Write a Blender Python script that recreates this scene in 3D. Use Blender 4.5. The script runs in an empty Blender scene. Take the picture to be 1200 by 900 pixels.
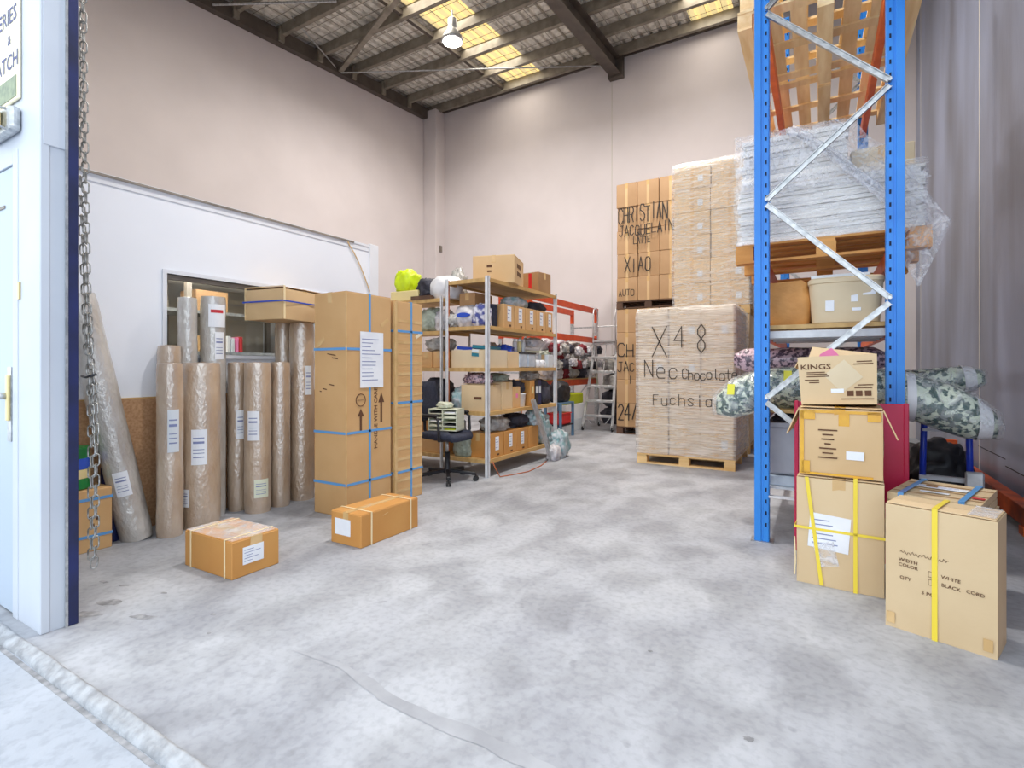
import bpy, bmesh, math, random
from mathutils import Vector, Matrix, noise
random.seed(7)
S = bpy.context.scene
C = S.collection
R = math.radians
# ------------------------------------------------------------ camera, sky, light, exposure
cam_d = bpy.data.cameras.new('camera'); cam = bpy.data.objects.new('camera', cam_d); C.objects.link(cam)
cam.location = (0, 0, 1.2); cam.rotation_euler = (R(90), 0, R(30.6))
cam_d.sensor_width = 36; cam_d.lens = 36 * 609 / 1200; cam_d.shift_y = -20 / 1200
cam_d.clip_start = 0.02; cam_d.clip_end = 200
S.camera = cam
W = bpy.data.worlds.new('sky'); S.world = W; W.use_nodes = True
bg = W.node_tree.nodes['Background']; bg.inputs[0].default_value = (0.82, 0.91, 1.0, 1); bg.inputs[1].default_value = 2.05
S.view_settings.view_transform = 'Standard'; S.view_settings.look = 'None'
S.view_settings.exposure = 0.33; S.view_settings.gamma = 1.0; S.view_settings.use_curve_mapping = False
LAMP_W = 115.0      # watts of each high-bay lamp
SKYLIGHT_W = 110.0  # watts of daylight through each skylight strip

# ------------------------------------------------------------ materials
def lin(c): c /= 255.0; return c / 12.92 if c <= .04045 else ((c + .055) / 1.055) ** 2.4
def col(t): return (lin(t[0]), lin(t[1]), lin(t[2]), 1)
M = {}
def pm(name, c, c2=None, scale=6.0, rough=.6, bump=0.0, bscale=40.0, metal=0.0, coat=0.0, vary=0.0, spec=.5, stretch=None, lo=.35, hi=.65, detail=4):
    m = bpy.data.materials.new(name); m.use_nodes = True; M[name] = m
    nt = m.node_tree; N = nt.nodes; L = nt.links; b = N['Principled BSDF']
    b.inputs['Roughness'].default_value = rough; b.inputs['Metallic'].default_value = metal
    b.inputs['Coat Weight'].default_value = coat; b.inputs['Coat Roughness'].default_value = .12
    b.inputs['Specular IOR Level'].default_value = spec
    tc = N.new('ShaderNodeTexCoord'); vec = tc.outputs['Object']
    if stretch:
        mp = N.new('ShaderNodeMapping'); mp.inputs['Scale'].default_value = stretch; L.new(vec, mp.inputs[0]); vec = mp.outputs[0]
    out = None
    if c2:
        n = N.new('ShaderNodeTexNoise'); n.inputs['Scale'].default_value = scale; n.inputs['Detail'].default_value = detail; L.new(vec, n.inputs['Vector'])
        r = N.new('ShaderNodeValToRGB'); r.color_ramp.elements[0].color = col(c); r.color_ramp.elements[1].color = col(c2)
        r.color_ramp.elements[0].position = lo; r.color_ramp.elements[1].position = hi
        L.new(n.outputs['Fac'], r.inputs[0]); out = r.outputs[0]
    if vary:
        oi = N.new('ShaderNodeObjectInfo'); mr = N.new('ShaderNodeMapRange'); mr.inputs[3].default_value = 1 - vary; mr.inputs[4].default_value = 1 + vary
        L.new(oi.outputs['Random'], mr.inputs[0]); h = N.new('ShaderNodeHueSaturation'); L.new(mr.outputs[0], h.inputs['Value'])
        h.inputs['Color'].default_value = col(c)
        if out: L.new(out, h.inputs['Color'])
        out = h.outputs[0]
    if out: L.new(out, b.inputs['Base Color'])
    else: b.inputs['Base Color'].default_value = col(c)
    if bump:
        n2 = N.new('ShaderNodeTexNoise'); n2.inputs['Scale'].default_value = bscale; n2.inputs['Detail'].default_value = 3; L.new(vec, n2.inputs['Vector'])
        bp = N.new('ShaderNodeBump'); bp.inputs['Strength'].default_value = bump; bp.inputs['Distance'].default_value = .02
        L.new(n2.outputs['Fac'], bp.inputs['Height'])
        L.new(bp.outputs[0], b.inputs['Coat Normal' if coat else 'Normal'])
        if coat: L.new(bp.outputs[0], b.inputs['Normal'])
    return m
def film(name, tint, clear=.7, scale=(2, 2, 14), gloss=.5):
    """thin clear plastic: mostly transparent, with milky creases and gloss"""
    m = bpy.data.materials.new(name); m.use_nodes = True; M[name] = m
    nt = m.node_tree; N = nt.nodes; L = nt.links; b = N['Principled BSDF']; o = N['Material Output']
    b.inputs['Base Color'].default_value = col(tint); b.inputs['Roughness'].default_value = .18
    tc = N.new('ShaderNodeTexCoord'); mp = N.new('ShaderNodeMapping'); mp.inputs['Scale'].default_value = scale; L.new(tc.outputs['Object'], mp.inputs[0])
    n = N.new('ShaderNodeTexNoise'); n.inputs['Scale'].default_value = 3; n.inputs['Detail'].default_value = 6; n.inputs['Distortion'].default_value = 1.2; L.new(mp.outputs[0], n.inputs['Vector'])
    mr = N.new('ShaderNodeMapRange'); mr.inputs[1].default_value = .42; mr.inputs[2].default_value = .72; mr.inputs[3].default_value = 1 - clear; mr.inputs[4].default_value = min(1, (1 - clear) + .42)
    L.new(n.outputs['Fac'], mr.inputs[0])
    bp = N.new('ShaderNodeBump'); bp.inputs['Strength'].default_value = .7; bp.inputs['Distance'].default_value = .02; L.new(n.outputs['Fac'], bp.inputs['Height']); L.new(bp.outputs[0], b.inputs['Normal'])
    t = N.new('ShaderNodeBsdfTransparent'); mx = N.new('ShaderNodeMixShader')
    L.new(mr.outputs[0], mx.inputs[0]); L.new(t.outputs[0], mx.inputs[1]); L.new(b.outputs[0], mx.inputs[2]); L.new(mx.outputs[0], o.inputs[0])
    return m
def emit(name, c, s):
    m = bpy.data.materials.new(name); m.use_nodes = True; M[name] = m; b = m.node_tree.nodes['Principled BSDF']
    b.inputs['Base Color'].default_value = col(c); b.inputs['Emission Color'].default_value = col(c); b.inputs['Emission Strength'].default_value = s
    return m
pm('wall_paint', (219, 211, 211), (213, 205, 205), 1.2, .8, .05, 90)
pm('partition_paint', (240, 243, 250), (233, 237, 246), 1.0, .55)
pm('facade_paint', (198, 203, 212), (190, 195, 205), 2.0, .5)
pm('white_paint', (232, 234, 240), (220, 223, 230), 2.0, .5)
pm('door_paint', (176, 188, 202), None, rough=.45)
pm('navy', (28, 38, 92), (22, 28, 62), 5, .5)
pm('wall_grey', (142, 150, 174), (104, 106, 118), 1.3, .34, .05, 30, stretch=(1, 1, .25), detail=6)
pm('joint', (205, 200, 190), None, rough=.8)
pm('steel_dark', (92, 83, 74), (74, 66, 60), 4, .6)
pm('purlin_galv', (150, 142, 128), (124, 116, 104), 6, .5)
pm('roof_foil', (240, 237, 228), (200, 197, 188), 9, .45, .5, 26)
pm('galv', (205, 206, 206), (168, 170, 172), 30, .35, metal=.75)
pm('silver', (215, 216, 218), (190, 192, 195), 12, .35, metal=.6)
pm('chain', (188, 188, 186), (120, 118, 112), 40, .35, metal=.8)
pm('rack_blue', (44, 140, 232), (36, 128, 220), 3, .38)
pm('dark_hole', (18, 30, 60), None, rough=.9)
pm('rack_orange', (236, 110, 40), (214, 90, 30), 6, .45)
pm('rack_red', (216, 82, 30), (196, 66, 22), 6, .45)
pm('beam_orange', (196, 84, 34), (150, 58, 26), 8, .55)
pm('pine', (238, 204, 148), (216, 174, 112), 5, .7, .15, 60, stretch=(.35, 2.5, 2.5), vary=.1)
pm('pine_old', (250, 226, 180), (230, 196, 142), 5, .75, .2, 60, stretch=(.35, 2.5, 2.5), vary=.14)
pm('pallet_orange', (224, 164, 92), (200, 138, 70), 6, .7, .15, 60, stretch=(.35, 2.5, 2.5), vary=.08)
pm('pallet_dark', (104, 76, 58), (78, 56, 44), 6, .8, vary=.1)
pm('carton', (214, 172, 120), (205, 161, 108), 2.5, .7, .04, 60, vary=.05)
pm('carton_orange', (206, 150, 82), (196, 137, 70), 2.5, .62, .04, 60, vary=.04)
pm('carton_pale', (218, 186, 142), (209, 175, 129), 2.2, .72, .04, 60, vary=.05)
pm('carton_tan', (222, 196, 156), (213, 185, 144), 2.2, .72, .04, 60, vary=.05)
pm('carton_old', (178, 138, 96), (160, 122, 84), 3, .75, .1, 30, vary=.1)
pm('carton_open', (222, 204, 172), (212, 193, 160), 3, .7)
pm('carton_far', (190, 154, 116), (178, 141, 102), 2.2, .72, .04, 60, vary=.05)
pm('kraft', (206, 150, 86), (190, 134, 72), 8, .65, .6, 12)
pm('tape', (222, 186, 132), (206, 168, 112), 8, .25, coat=.5)
pm('tape_cream', (238, 222, 192), None, rough=.3)
pm('tape_yellow', (232, 176, 44), (220, 160, 34), 12, .25, coat=.4)
pm('strap_blue', (96, 158, 214), None, rough=.35)
pm('strap_deep', (40, 78, 190), None, rough=.35)
pm('strap_yellow', (240, 214, 66), None, rough=.4)
pm('strap_cream', (240, 220, 176), None, rough=.35)
pm('paper', (240, 242, 246), (230, 232, 238), 8, .6)
pm('paper_dull', (214, 220, 226), None, rough=.5)
pm('ink', (38, 34, 34), None, rough=.7)
pm('ink_blue', (128, 136, 176), None, rough=.7)
pm('ink_red', (196, 40, 52), None, rough=.6)
pm('print_brown', (96, 62, 40), None, rough=.8)
pm('sign_navy', (84, 88, 128), None, rough=.6)
pm('sign_cream', (246, 236, 204), None, rough=.5)
pm('sign_green', (150, 160, 128), (120, 132, 110), 30, .6)
pm('roll_kraft', (198, 176, 152), (172, 146, 120), 5, .35, .35, 45, coat=1.0, vary=.08, stretch=(1, 1, .6))
pm('roll_silver', (200, 196, 190), (166, 158, 148), 6, .3, .4, 45, coat=1.0, vary=.05, stretch=(1, 1, .6))
pm('roll_core', (140, 108, 78), None, rough=.8)
pm('chip_board', (190, 150, 112), (166, 124, 88), 60, .8, .1, 90)
pm('shelf_board', (206, 170, 112), (184, 146, 90), 5, .6, stretch=(3, .5, 1))
pm('post_white', (226, 228, 232), (206, 208, 212), 10, .4)
pm('post_rust', (198, 112, 66), (176, 96, 58), 12, .5)
pm('black_plastic', (24, 25, 30), (34, 35, 42), 20, .45)
pm('navy_fabric', (52, 56, 74), (40, 44, 60), 40, .85, .2, 120)
pm('grey_plastic', (176, 178, 186), (164, 166, 176), 6, .4)
pm('white_plastic', (232, 232, 234), (216, 217, 222), 8, .3)
pm('clear_plastic', (196, 208, 220), (168, 182, 198), 10, .15, coat=.6)
pm('cream_plastic', (224, 228, 206), None, rough=.45)
pm('hi_vis', (214, 240, 30), (198, 222, 24), 10, .35)
pm('lime', (176, 186, 24), None, rough=.6)
pm('yellow_tag', (226, 220, 60), None, rough=.5)
pm('green_tin', (24, 128, 62), (18, 110, 50), 6, .3)
pm('tin_blue', (44, 84, 190), None, rough=.3)
pm('tin_cream', (226, 208, 150), None, rough=.4)
pm('magenta', (200, 30, 84), (188, 24, 66), 4, .4)
pm('red', (198, 34, 36), None, rough=.4)
pm('pink', (236, 128, 176), None, rough=.6)
pm('steel_blue', (92, 128, 160), None, rough=.4)
pm('blue_gloss', (34, 64, 190), None, rough=.3)
pm('teal', (40, 120, 140), None, rough=.5)
pm('cloth_white', (226, 222, 222), (176, 174, 184), 9, .28, .5, 30)
pm('cloth_grey', (196, 194, 188), (150, 148, 146), 9, .26, .5, 30)
pm('cloth_green', (176, 186, 170), (140, 150, 138), 8, .28, .5, 30)
pm('cloth_blue', (214, 214, 226), (76, 84, 150), 16, .7, .6, 14, lo=.45, hi=.58)
pm('cloth_dark', (66, 66, 78), (38, 38, 50), 10, .7, .8, 14)
pm('cloth_red', (132, 30, 44), (96, 22, 34), 9, .7, .6, 14)
pm('cloth_teal', (120, 160, 166), (196, 200, 206), 14, .3, .5, 30)
pm('leaf_print', (206, 216, 196), (36, 74, 70), 26, .3, .4, 20, coat=.9, lo=.46, hi=.53, detail=2)
pm('pink_print', (206, 176, 188), (84, 66, 84), 34, .35, .5, 20, coat=.7, lo=.46, hi=.56)
pm('sheet_stack', (246, 244, 240), (226, 222, 216), 4, .6, stretch=(1, 1, 12), vary=.05)
pm('rubber', (40, 40, 42), None, rough=.8)
pm('brass', (196, 176, 120), None, rough=.3, metal=.8)
pm('room_wall', (196, 186, 172), (176, 166, 152), 1, .8)
pm('room_grey', (150, 140, 130), (120, 112, 104), 3, .7)
for k in ('roll_kraft', 'roll_silver'):
    _b = M[k].node_tree.nodes['Principled BSDF']; _b.inputs['Coat IOR'].default_value = 2.6; _b.inputs['Coat Roughness'].default_value = .24
film('film_sleeve', (236, 240, 240), .93, (5, 5, 5))
film('film_clear', (244, 245, 248), .86)
film('film_loose', (246, 246, 250), .84, (6, 6, 6))
film('film_stack', (248, 244, 240), .72, (1.0, 1.0, 14))
emit('lamp_glow', (255, 250, 240), 22.0)
# skylight sheet: daylight seen through yellowed fibreglass
emit('skylight_sheet', (240, 220, 160), .55)
# window glass
g = bpy.data.materials.new('window_glass'); g.use_nodes = True; M['window_glass'] = g
_n = g.node_tree.nodes; _l = g.node_tree.links
_t = _n.new('ShaderNodeBsdfTransparent'); _t.inputs[0].default_value = (.9, .93, .92, 1); _g = _n.new('ShaderNodeBsdfGlossy'); _g.inputs['Roughness'].default_value = .03
_f = _n.new('ShaderNodeFresnel'); _f.inputs[0].default_value = 1.45; _x = _n.new('ShaderNodeMixShader')
_l.new(_f.outputs[0], _x.inputs[0]); _l.new(_t.outputs[0], _x.inputs[1]); _l.new(_g.outputs[0], _x.inputs[2]); _l.new(_x.outputs[0], _n['Material Output'].inputs[0])
# concrete floor
def concrete(name, a, b, dark, amt):
    m = bpy.data.materials.new(name); m.use_nodes = True; M[name] = m
    nt = m.node_tree; N = nt.nodes; L = nt.links; P = N['Principled BSDF']; P.inputs['Roughness'].default_value = .62
    tc = N.new('ShaderNodeTexCoord')
    def nz(sc, det, dist=0, vs=None):
        n = N.new('ShaderNodeTexNoise'); n.inputs['Scale'].default_value = sc; n.inputs['Detail'].default_value = det; n.inputs['Distortion'].default_value = dist
        if vs:
            mp = N.new('ShaderNodeMapping'); mp.inputs['Scale'].default_value = vs; L.new(tc.outputs['Object'], mp.inputs[0]); L.new(mp.outputs[0], n.inputs['Vector'])
        else: L.new(tc.outputs['Object'], n.inputs['Vector'])
        return n.outputs['Fac']
    def ramp(f, p0, p1, c0, c1):
        r = N.new('ShaderNodeValToRGB'); e = r.color_ramp.elements; e[0].position = p0; e[1].position = p1; e[0].color = c0; e[1].color = c1; L.new(f, r.inputs[0]); return r.outputs[0]
    def mult(x, y, fac):
        k = N.new('ShaderNodeMix'); k.data_type = 'RGBA'; k.blend_type = 'MULTIPLY'; k.inputs[0].default_value = fac; L.new(x, k.inputs[6]); L.new(y, k.inputs[7]); return k.outputs[2]
    base = ramp(nz(1.6, 10, .25), .36, .64, col(a), col(b))
    st = ramp(nz(3.4, 12, .35, (1.0, .7, 1)), .38, .58, col(dark), (1, 1, 1, 1))
    sp = ramp(nz(30, 8), .36, .54, (.72, .72, .73, 1), (1, 1, 1, 1))
    spot = ramp(nz(9, 2), .24, .29, (.7, .7, .7, 1), (1, 1, 1, 1))
    c = mult(mult(mult(base, st, amt), sp, .5), spot, amt)
    L.new(c, P.inputs['Base Color'])
    bp = N.new('ShaderNodeBump'); bp.inputs['Strength'].default_value = .12; bp.inputs['Distance'].default_value = .01; L.new(nz(60, 6), bp.inputs['Height']); L.new(bp.outputs[0], P.inputs['Normal'])
    return m
concrete('concrete', (180, 182, 187), (164, 166, 173), (196, 195, 195), .6)
concrete('pavement', (172, 177, 186), (164, 170, 180), (225, 225, 225), .4)
pm('concrete_patch', (146, 147, 152), (166, 167, 172), 6, .7)
pm('concrete_lip', (172, 174, 178), (138, 139, 142), 20, .8, .4, 40)
pm('stain', (118, 118, 121), (158, 158, 161), 22, .8)

# ------------------------------------------------------------ mesh builder
class MB:
    def __init__(s): s.v = []; s.f = []
    def add(s, vs, fs):
        o = len(s.v); s.v += [tuple(v) for v in vs]; s.f += [tuple(i + o for i in f) for f in fs]; return s
    def box(s, c, d, m=None):
        x, y, z = d[0] / 2, d[1] / 2, d[2] / 2
        vs = [Vector(p) for p in ((-x, -y, -z), (x, -y, -z), (x, y, -z), (-x, y, -z), (-x, -y, z), (x, -y, z), (x, y, z), (-x, y, z))]
        if m is not None: vs = [m @ v for v in vs]
        c = Vector(c)
        return s.add([v + c for v in vs], [(0, 3, 2, 1), (4, 5, 6, 7), (0, 1, 5, 4), (1, 2, 6, 5), (2, 3, 7, 6), (3, 0, 4, 7)])
    def bb(s, a, b): return s.box([(a[i] + b[i]) / 2 for i in range(3)], [abs(b[i] - a[i]) for i in range(3)])
    def bar(s, p, q, w, h, up=(0, 0, 1)):
        p = Vector(p); q = Vector(q); z = q - p; l = z.length; z.normalize(); u = Vector(up)
        x = u.cross(z)
        if x.length < 1e-4: x = Vector((1, 0, 0))
        x.normalize(); y = z.cross(x)
        m = Matrix((x, y, z)).transposed()
        return s.box((p + q) / 2, (w, h, l), m)
    def cyl(s, p, q, r, n=16, r2=None, cap=True):
        p = Vector(p); q = Vector(q); z = (q - p).normalized(); x = z.orthogonal().normalized(); y = z.cross(x); r2 = r if r2 is None else r2
        vs = []
        for k, (c, rr) in enumerate(((p, r), (q, r2))):
            for i in range(n): a = 2 * math.pi * i / n; vs.append(c + (x * math.cos(a) + y * math.sin(a)) * rr)
        fs = [(i, (i + 1) % n, n + (i + 1) % n, n + i) for i in range(n)]
        if cap: fs += [tuple(range(n))[::-1], tuple(range(n, 2 * n))]
        return s.add(vs, fs)
    def tube(s, pts, r, n=8, closed=False):
        pts = [Vector(p) for p in pts]; k = len(pts); vs = []; prev = None
        for i in range(k):
            a = pts[(i - 1) % k] if (closed or i) else pts[i]; b = pts[(i + 1) % k] if (closed or i < k - 1) else pts[i]
            t = (b - a).normalized()
            x = t.orthogonal().normalized() if prev is None else (prev - t * prev.dot(t)).normalized()
            prev = x; y = t.cross(x)
            rr = r[i] if isinstance(r, (list, tuple)) else r
            for j in range(n): an = 2 * math.pi * j / n; vs.append(pts[i] + (x * math.cos(an) + y * math.sin(an)) * rr)
        fs = []
        for i in range(k if closed else k - 1):
            i2 = (i + 1) % k
            for j in range(n): fs.append((i * n + j, i * n + (j + 1) % n, i2 * n + (j + 1) % n, i2 * n + j))
        if not closed: fs += [tuple(range(n))[::-1], tuple(range((k - 1) * n, k * n))]
        return s.add(vs, fs)
    def lathe(s, prof, n=24, c=(0, 0, 0)):
        vs = []
        for r, z in prof:
            for i in range(n): a = 2 * math.pi * i / n; vs.append((c[0] + r * math.cos(a), c[1] + r * math.sin(a), c[2] + z))
        k = len(prof)
        fs = [(i * n + j, i * n + (j + 1) % n, (i + 1) * n + (j + 1) % n, (i + 1) * n + j) for i in range(k - 1) for j in range(n)]
        fs += [tuple(range(n))[::-1], tuple(range((k - 1) * n, k * n))]
        return s.add(vs, fs)
    def prism(s, poly, axis, a, b):
        """poly in the two other axes, extruded from a to b along axis"""
        n = len(poly)
        def P(p, t): return {'x': (t, p[0], p[1]), 'y': (p[0], t, p[1]), 'z': (p[0], p[1], t)}[axis]
        return s.add([P(p, a) for p in poly] + [P(p, b) for p in poly], [tuple(range(n))[::-1], tuple(range(n, 2 * n))] + [(i, (i + 1) % n, n + (i + 1) % n, n + i) for i in range(n)])
    def grid(s, fn, nu, nv):
        vs = [fn(i / nu, j / nv) for i in range(nu + 1) for j in range(nv + 1)]
        fs = [(i * (nv + 1) + j, (i + 1) * (nv + 1) + j, (i + 1) * (nv + 1) + j + 1, i * (nv + 1) + j + 1) for i in range(nu) for j in range(nv)]
        return s.add(vs, fs)
    def blob(s, c, d, amp=.12, freq=2.2, seed=0, sub=4, flat=.75, rot=0):
        bm = bmesh.new(); bmesh.ops.create_icosphere(bm, subdivisions=sub, radius=1)
        sd = Vector((seed * 7.3, seed * 3.1, seed * 5.7)); ms = Matrix.Rotation(rot, 3, 'Z'); vs = []
        for v in bm.verts:
            p = v.co.copy(); k = 1 + amp * noise.noise(p * freq + sd) + amp * .6 * noise.noise(p * freq * 2.7 + sd)
            k -= amp * 1.1 * abs(noise.noise(p * freq * 1.9 + sd * 1.3)) + amp * .7 * abs(noise.noise(p * freq * 4.3 - sd)) + amp * .35 * abs(noise.noise(p * freq * 9 - sd)) - amp * .4
            p *= k; p = Vector([math.copysign(abs(t) ** .8, t) for t in p]); p.z = max(p.z, -flat)
            p = ms @ Vector((p.x * d[0] / 2, p.y * d[1] / 2, (p.z + flat) * d[2] / (1 + flat)))
            vs.append(p + Vector(c))
        bm.verts.index_update(); fs = [[v.index for v in f.verts] for f in bm.faces]; bm.free()
        return s.add(vs, fs)
    def build(s, name, mat, parent=None, smooth=False, bevel=0.0, seg=1, loc=None, rot=None):
        me = bpy.data.meshes.new(name)
        if bevel or True:
            bm = bmesh.new(); vv = [bm.verts.new(v) for v in s.v]
            for f in s.f:
                try: bm.faces.new([vv[i] for i in f])
                except ValueError: pass
            bmesh.ops.recalc_face_normals(bm, faces=bm.faces)
            if bevel: bmesh.ops.bevel(bm, geom=list(bm.edges), offset=bevel, segments=seg, affect='EDGES', profile=.5, clamp_overlap=True)
            bm.to_mesh(me); bm.free()
        if smooth:
            for p in me.polygons: p.use_smooth = True
        me.materials.append(M[mat] if isinstance(mat, str) else mat)
        o = bpy.data.objects.new(name, me); C.objects.link(o); o.parent = parent
        if loc is not None: o.location = loc
        if rot is not None: o.rotation_euler = rot
        return o
def smooth_by_angle(o, deg=35):
    me = o.data; bm = bmesh.new(); bm.from_mesh(me)
    for f in bm.faces: f.smooth = True
    for e in bm.edges:
        if len(e.link_faces) == 2 and e.calc_face_angle(0) > R(deg): e.smooth = False
    bm.to_mesh(me); bm.free(); return o
def tag(o, label, cat, group=None):
    o['label'] = label; o['category'] = cat
    if group: o['group'] = group
    return o
def thing(name, label, cat, loc=(0, 0, 0), rz=0.0, group=None, rot=None):
    o = bpy.data.objects.new(name, None); C.objects.link(o); o.location = loc; o.rotation_euler = rot or (0, 0, rz); o.empty_display_size = .1
    return tag(o, label, cat, group)
def struct(o): o['kind'] = 'structure'; return o
def twin(o, parent, loc=None, rot=None):
    c = o.copy(); C.objects.link(c); c.parent = parent
    if loc is not None: c.location = loc
    if rot is not None: c.rotation_euler = rot
    return c

# ------------------------------------------------------------ faces, stickers, straps, lettering
def face(f, sz):
    w, d, h = sz; V = Vector
    return {'-y': (V((0, -d / 2, h / 2)), V((1, 0, 0)), V((0, 0, 1)), V((0, -1, 0))), '+x': (V((w / 2, 0, h / 2)), V((0, 1, 0)), V((0, 0, 1)), V((1, 0, 0))),
            '-x': (V((-w / 2, 0, h / 2)), V((0, -1, 0)), V((0, 0, 1)), V((-1, 0, 0))), '+y': (V((0, d / 2, h / 2)), V((-1, 0, 0)), V((0, 0, 1)), V((0, 1, 0))),
            'top': (V((0, 0, h)), V((1, 0, 0)), V((0, 1, 0)), V((0, 0, 1)))}[f]
def on_face(mb, fr, a, b, w, h, off=.0005, th=.001, ang=0):
    o, r, u, n = fr; m = Matrix((r, u, n)).transposed()
    if ang: m = m @ Matrix.Rotation(ang, 3, 'Z')
    return mb.box(o + r * a + u * b + n * (off + th / 2), (w, h, th), m)
def sticker(root, fr, a, b, w, h, mat='paper', name='label_sheet', lines=0, ang=0, off=.001, red=False):
    s = on_face(MB(), fr, a, b, w, h, off, .0012, ang).build(name, mat, root)
    if lines:
        mb = MB()
        rnd = random.Random(int(a * 1000) + int(b * 777) + lines)
        for i in range(lines):
            ww = w * rnd.uniform(.35, .8)
            on_face(mb, fr, a - (w * .86 - ww) / 2, b + h * .40 - (i + .5) * h * .8 / lines, ww, h * .17 / lines, off + .0012, .0006, 0)
        mb.build('printed_lines', 'ink_red' if red else 'ink_blue', s)
    return s
_tc = {}
def text_geo(t):
    if t not in _tc:
        cu = bpy.data.curves.new('t', 'FONT'); cu.body = t; cu.size = 1; cu.align_x = 'CENTER'; cu.align_y = 'CENTER'; cu.resolution_u = 2; cu.offset = .012
        ob = bpy.data.objects.new('t', cu); me = bpy.data.meshes.new_from_object(ob)
        _tc[t] = ([v.co.copy() for v in me.vertices], [tuple(p.vertices) for p in me.polygons])
        bpy.data.objects.remove(ob); bpy.data.curves.remove(cu); bpy.data.meshes.remove(me)
    return _tc[t]
def lettering(root, fr, t, a, b, size, mat='ink', ang=0, off=.0016, name='lettering', sx=1.0):
    o, r, u, n = fr; vs, fs = text_geo(t); ca, sa = math.cos(ang), math.sin(ang)
    out = []
    for v in vs:
        x, y = v.x * size * sx, v.y * size; out.append(o + r * (a + x * ca - y * sa) + u * (b + x * sa + y * ca) + n * off)
    return MB().add(out, fs).build(name, mat, root)
HW = {'A': '00 26 40/12 32', 'C': '45 36 16 05 01 10 30 41', 'E': '46 06 00 40/03 33', 'H': '06 00/46 40/03 43', 'I': '26 20', 'J': '16 46/36 31 20 10 01', 'L': '06 00 40',
      'N': '00 06 40 46', 'O': '16 36 45 41 30 10 01 05 16', 'Q': '16 36 45 41 30 10 01 05 16/22 50', 'R': '00 06 36 45 44 33 03/23 40', 'S': '45 36 16 05 04 33 42 41 30 10 01', 'T': '06 46/26 20',
      'U': '06 01 10 30 41 46', 'X': '06 40/46 00', 'W': '06 10 24 30 46', 'M': '00 06 23 46 40', 'F': '46 06 00/03 33', 'D': '06 00 20 41 45 26 06', 'P': '00 06 36 45 44 33 03', '1': '26 20', '2': '05 16 36 45 44 00 40',
      '4': '30 36 02 42', '8': '23 14 15 26 35 34 23 12 11 20 31 32 23', '/': '10 46', 'c': '43 34 14 03 01 10 30 41', 'e': '02 42 43 34 14 03 01 10 40', 'h': '06 00/03 14 34 43 40', 'o': '14 34 43 41 30 10 01 03 14', 'l': '26 21 30',
      'a': '43 34 14 03 01 10 30 41/44 40', 't': '26 21 30 40/04 44', 'u': '04 01 10 30 41/44 40', 's': '43 34 14 03 41 30 10 01', 'i': '24 20/26 25', 'n': '04 00/03 14 34 43 40', 'd': '46 40/43 34 14 03 01 10 30 41', ' ': ''}
def handwriting(root, fr, t, a, b, size, w=.012, mat='ink', off=.003, name='handwriting', adv=5.6, slant=.0, sx=1.0):
    o, r, u, n = fr; k = size / 6; mb = MB(); rnd = random.Random(t); x0 = -len(t) * adv * k * sx / 2; q = 0
    for i, ch in enumerate(t):
        jy = rnd.uniform(-.5, .5); sc = rnd.uniform(.9, 1.08)
        for st in HW[ch].split('/'):
            pts = [(int(p[0]), int(p[1])) for p in st.split()]
            P = [(a + x0 + (i * adv + px * sc) * k * sx + slant * py * k, b + (py * sc + jy - 3) * k) for px, py in pts]
            for j in range(len(P) - 1):
                dx, dy = P[j + 1][0] - P[j][0], P[j + 1][1] - P[j][1]; l = math.hypot(dx, dy) or 1e-6; nx, ny = -dy / l * w / 2, dx / l * w / 2; ex, ey = dx / l * w * .4, dy / l * w * .4
                q += 1; of = off + (q % 7) * .00005
                c4 = [(P[j][0] + nx - ex, P[j][1] + ny - ey), (P[j][0] - nx - ex, P[j][1] - ny - ey), (P[j + 1][0] - nx + ex, P[j + 1][1] - ny + ey), (P[j + 1][0] + nx + ex, P[j + 1][1] + ny + ey)]
                mb.add([o + r * p[0] + u * p[1] + n * of for p in c4], [(0, 1, 2, 3)])
    return mb.build(name, mat, root)
def strap(root, sz, axis, pos, w=.016, mat='strap_blue', t=.002, name='strap'):
    W_, D_, H_ = sz; mb = MB(); e = .001; a, b = W_ / 2 + e, D_ / 2 + e
    if axis == 'z':
        mb.box((0, -b - t / 2, pos), (2 * a + 2 * t, t, w)).box((0, b + t / 2, pos), (2 * a + 2 * t, t, w)).box((-a - t / 2, 0, pos), (t, 2 * b, w)).box((a + t / 2, 0, pos), (t, 2 * b, w))
    elif axis == 'x':
        mb.box((pos, -b - t / 2, H_ / 2 + .003), (w, t, H_ + .006)).box((pos, b + t / 2, H_ / 2 + .003), (w, t, H_ + .006)).box((pos, 0, H_ + .006 + t / 2), (w, 2 * b + 2 * t, t))
    else:
        mb.box((-a - t / 2, pos, H_ / 2 + .003), (t, w, H_ + .006)).box((a + t / 2, pos, H_ / 2 + .003), (t, w, H_ + .006)).box((0, pos, H_ + .006 + t / 2), (2 * a + 2 * t, w, t))
    return mb.build(name, mat, root)
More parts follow.
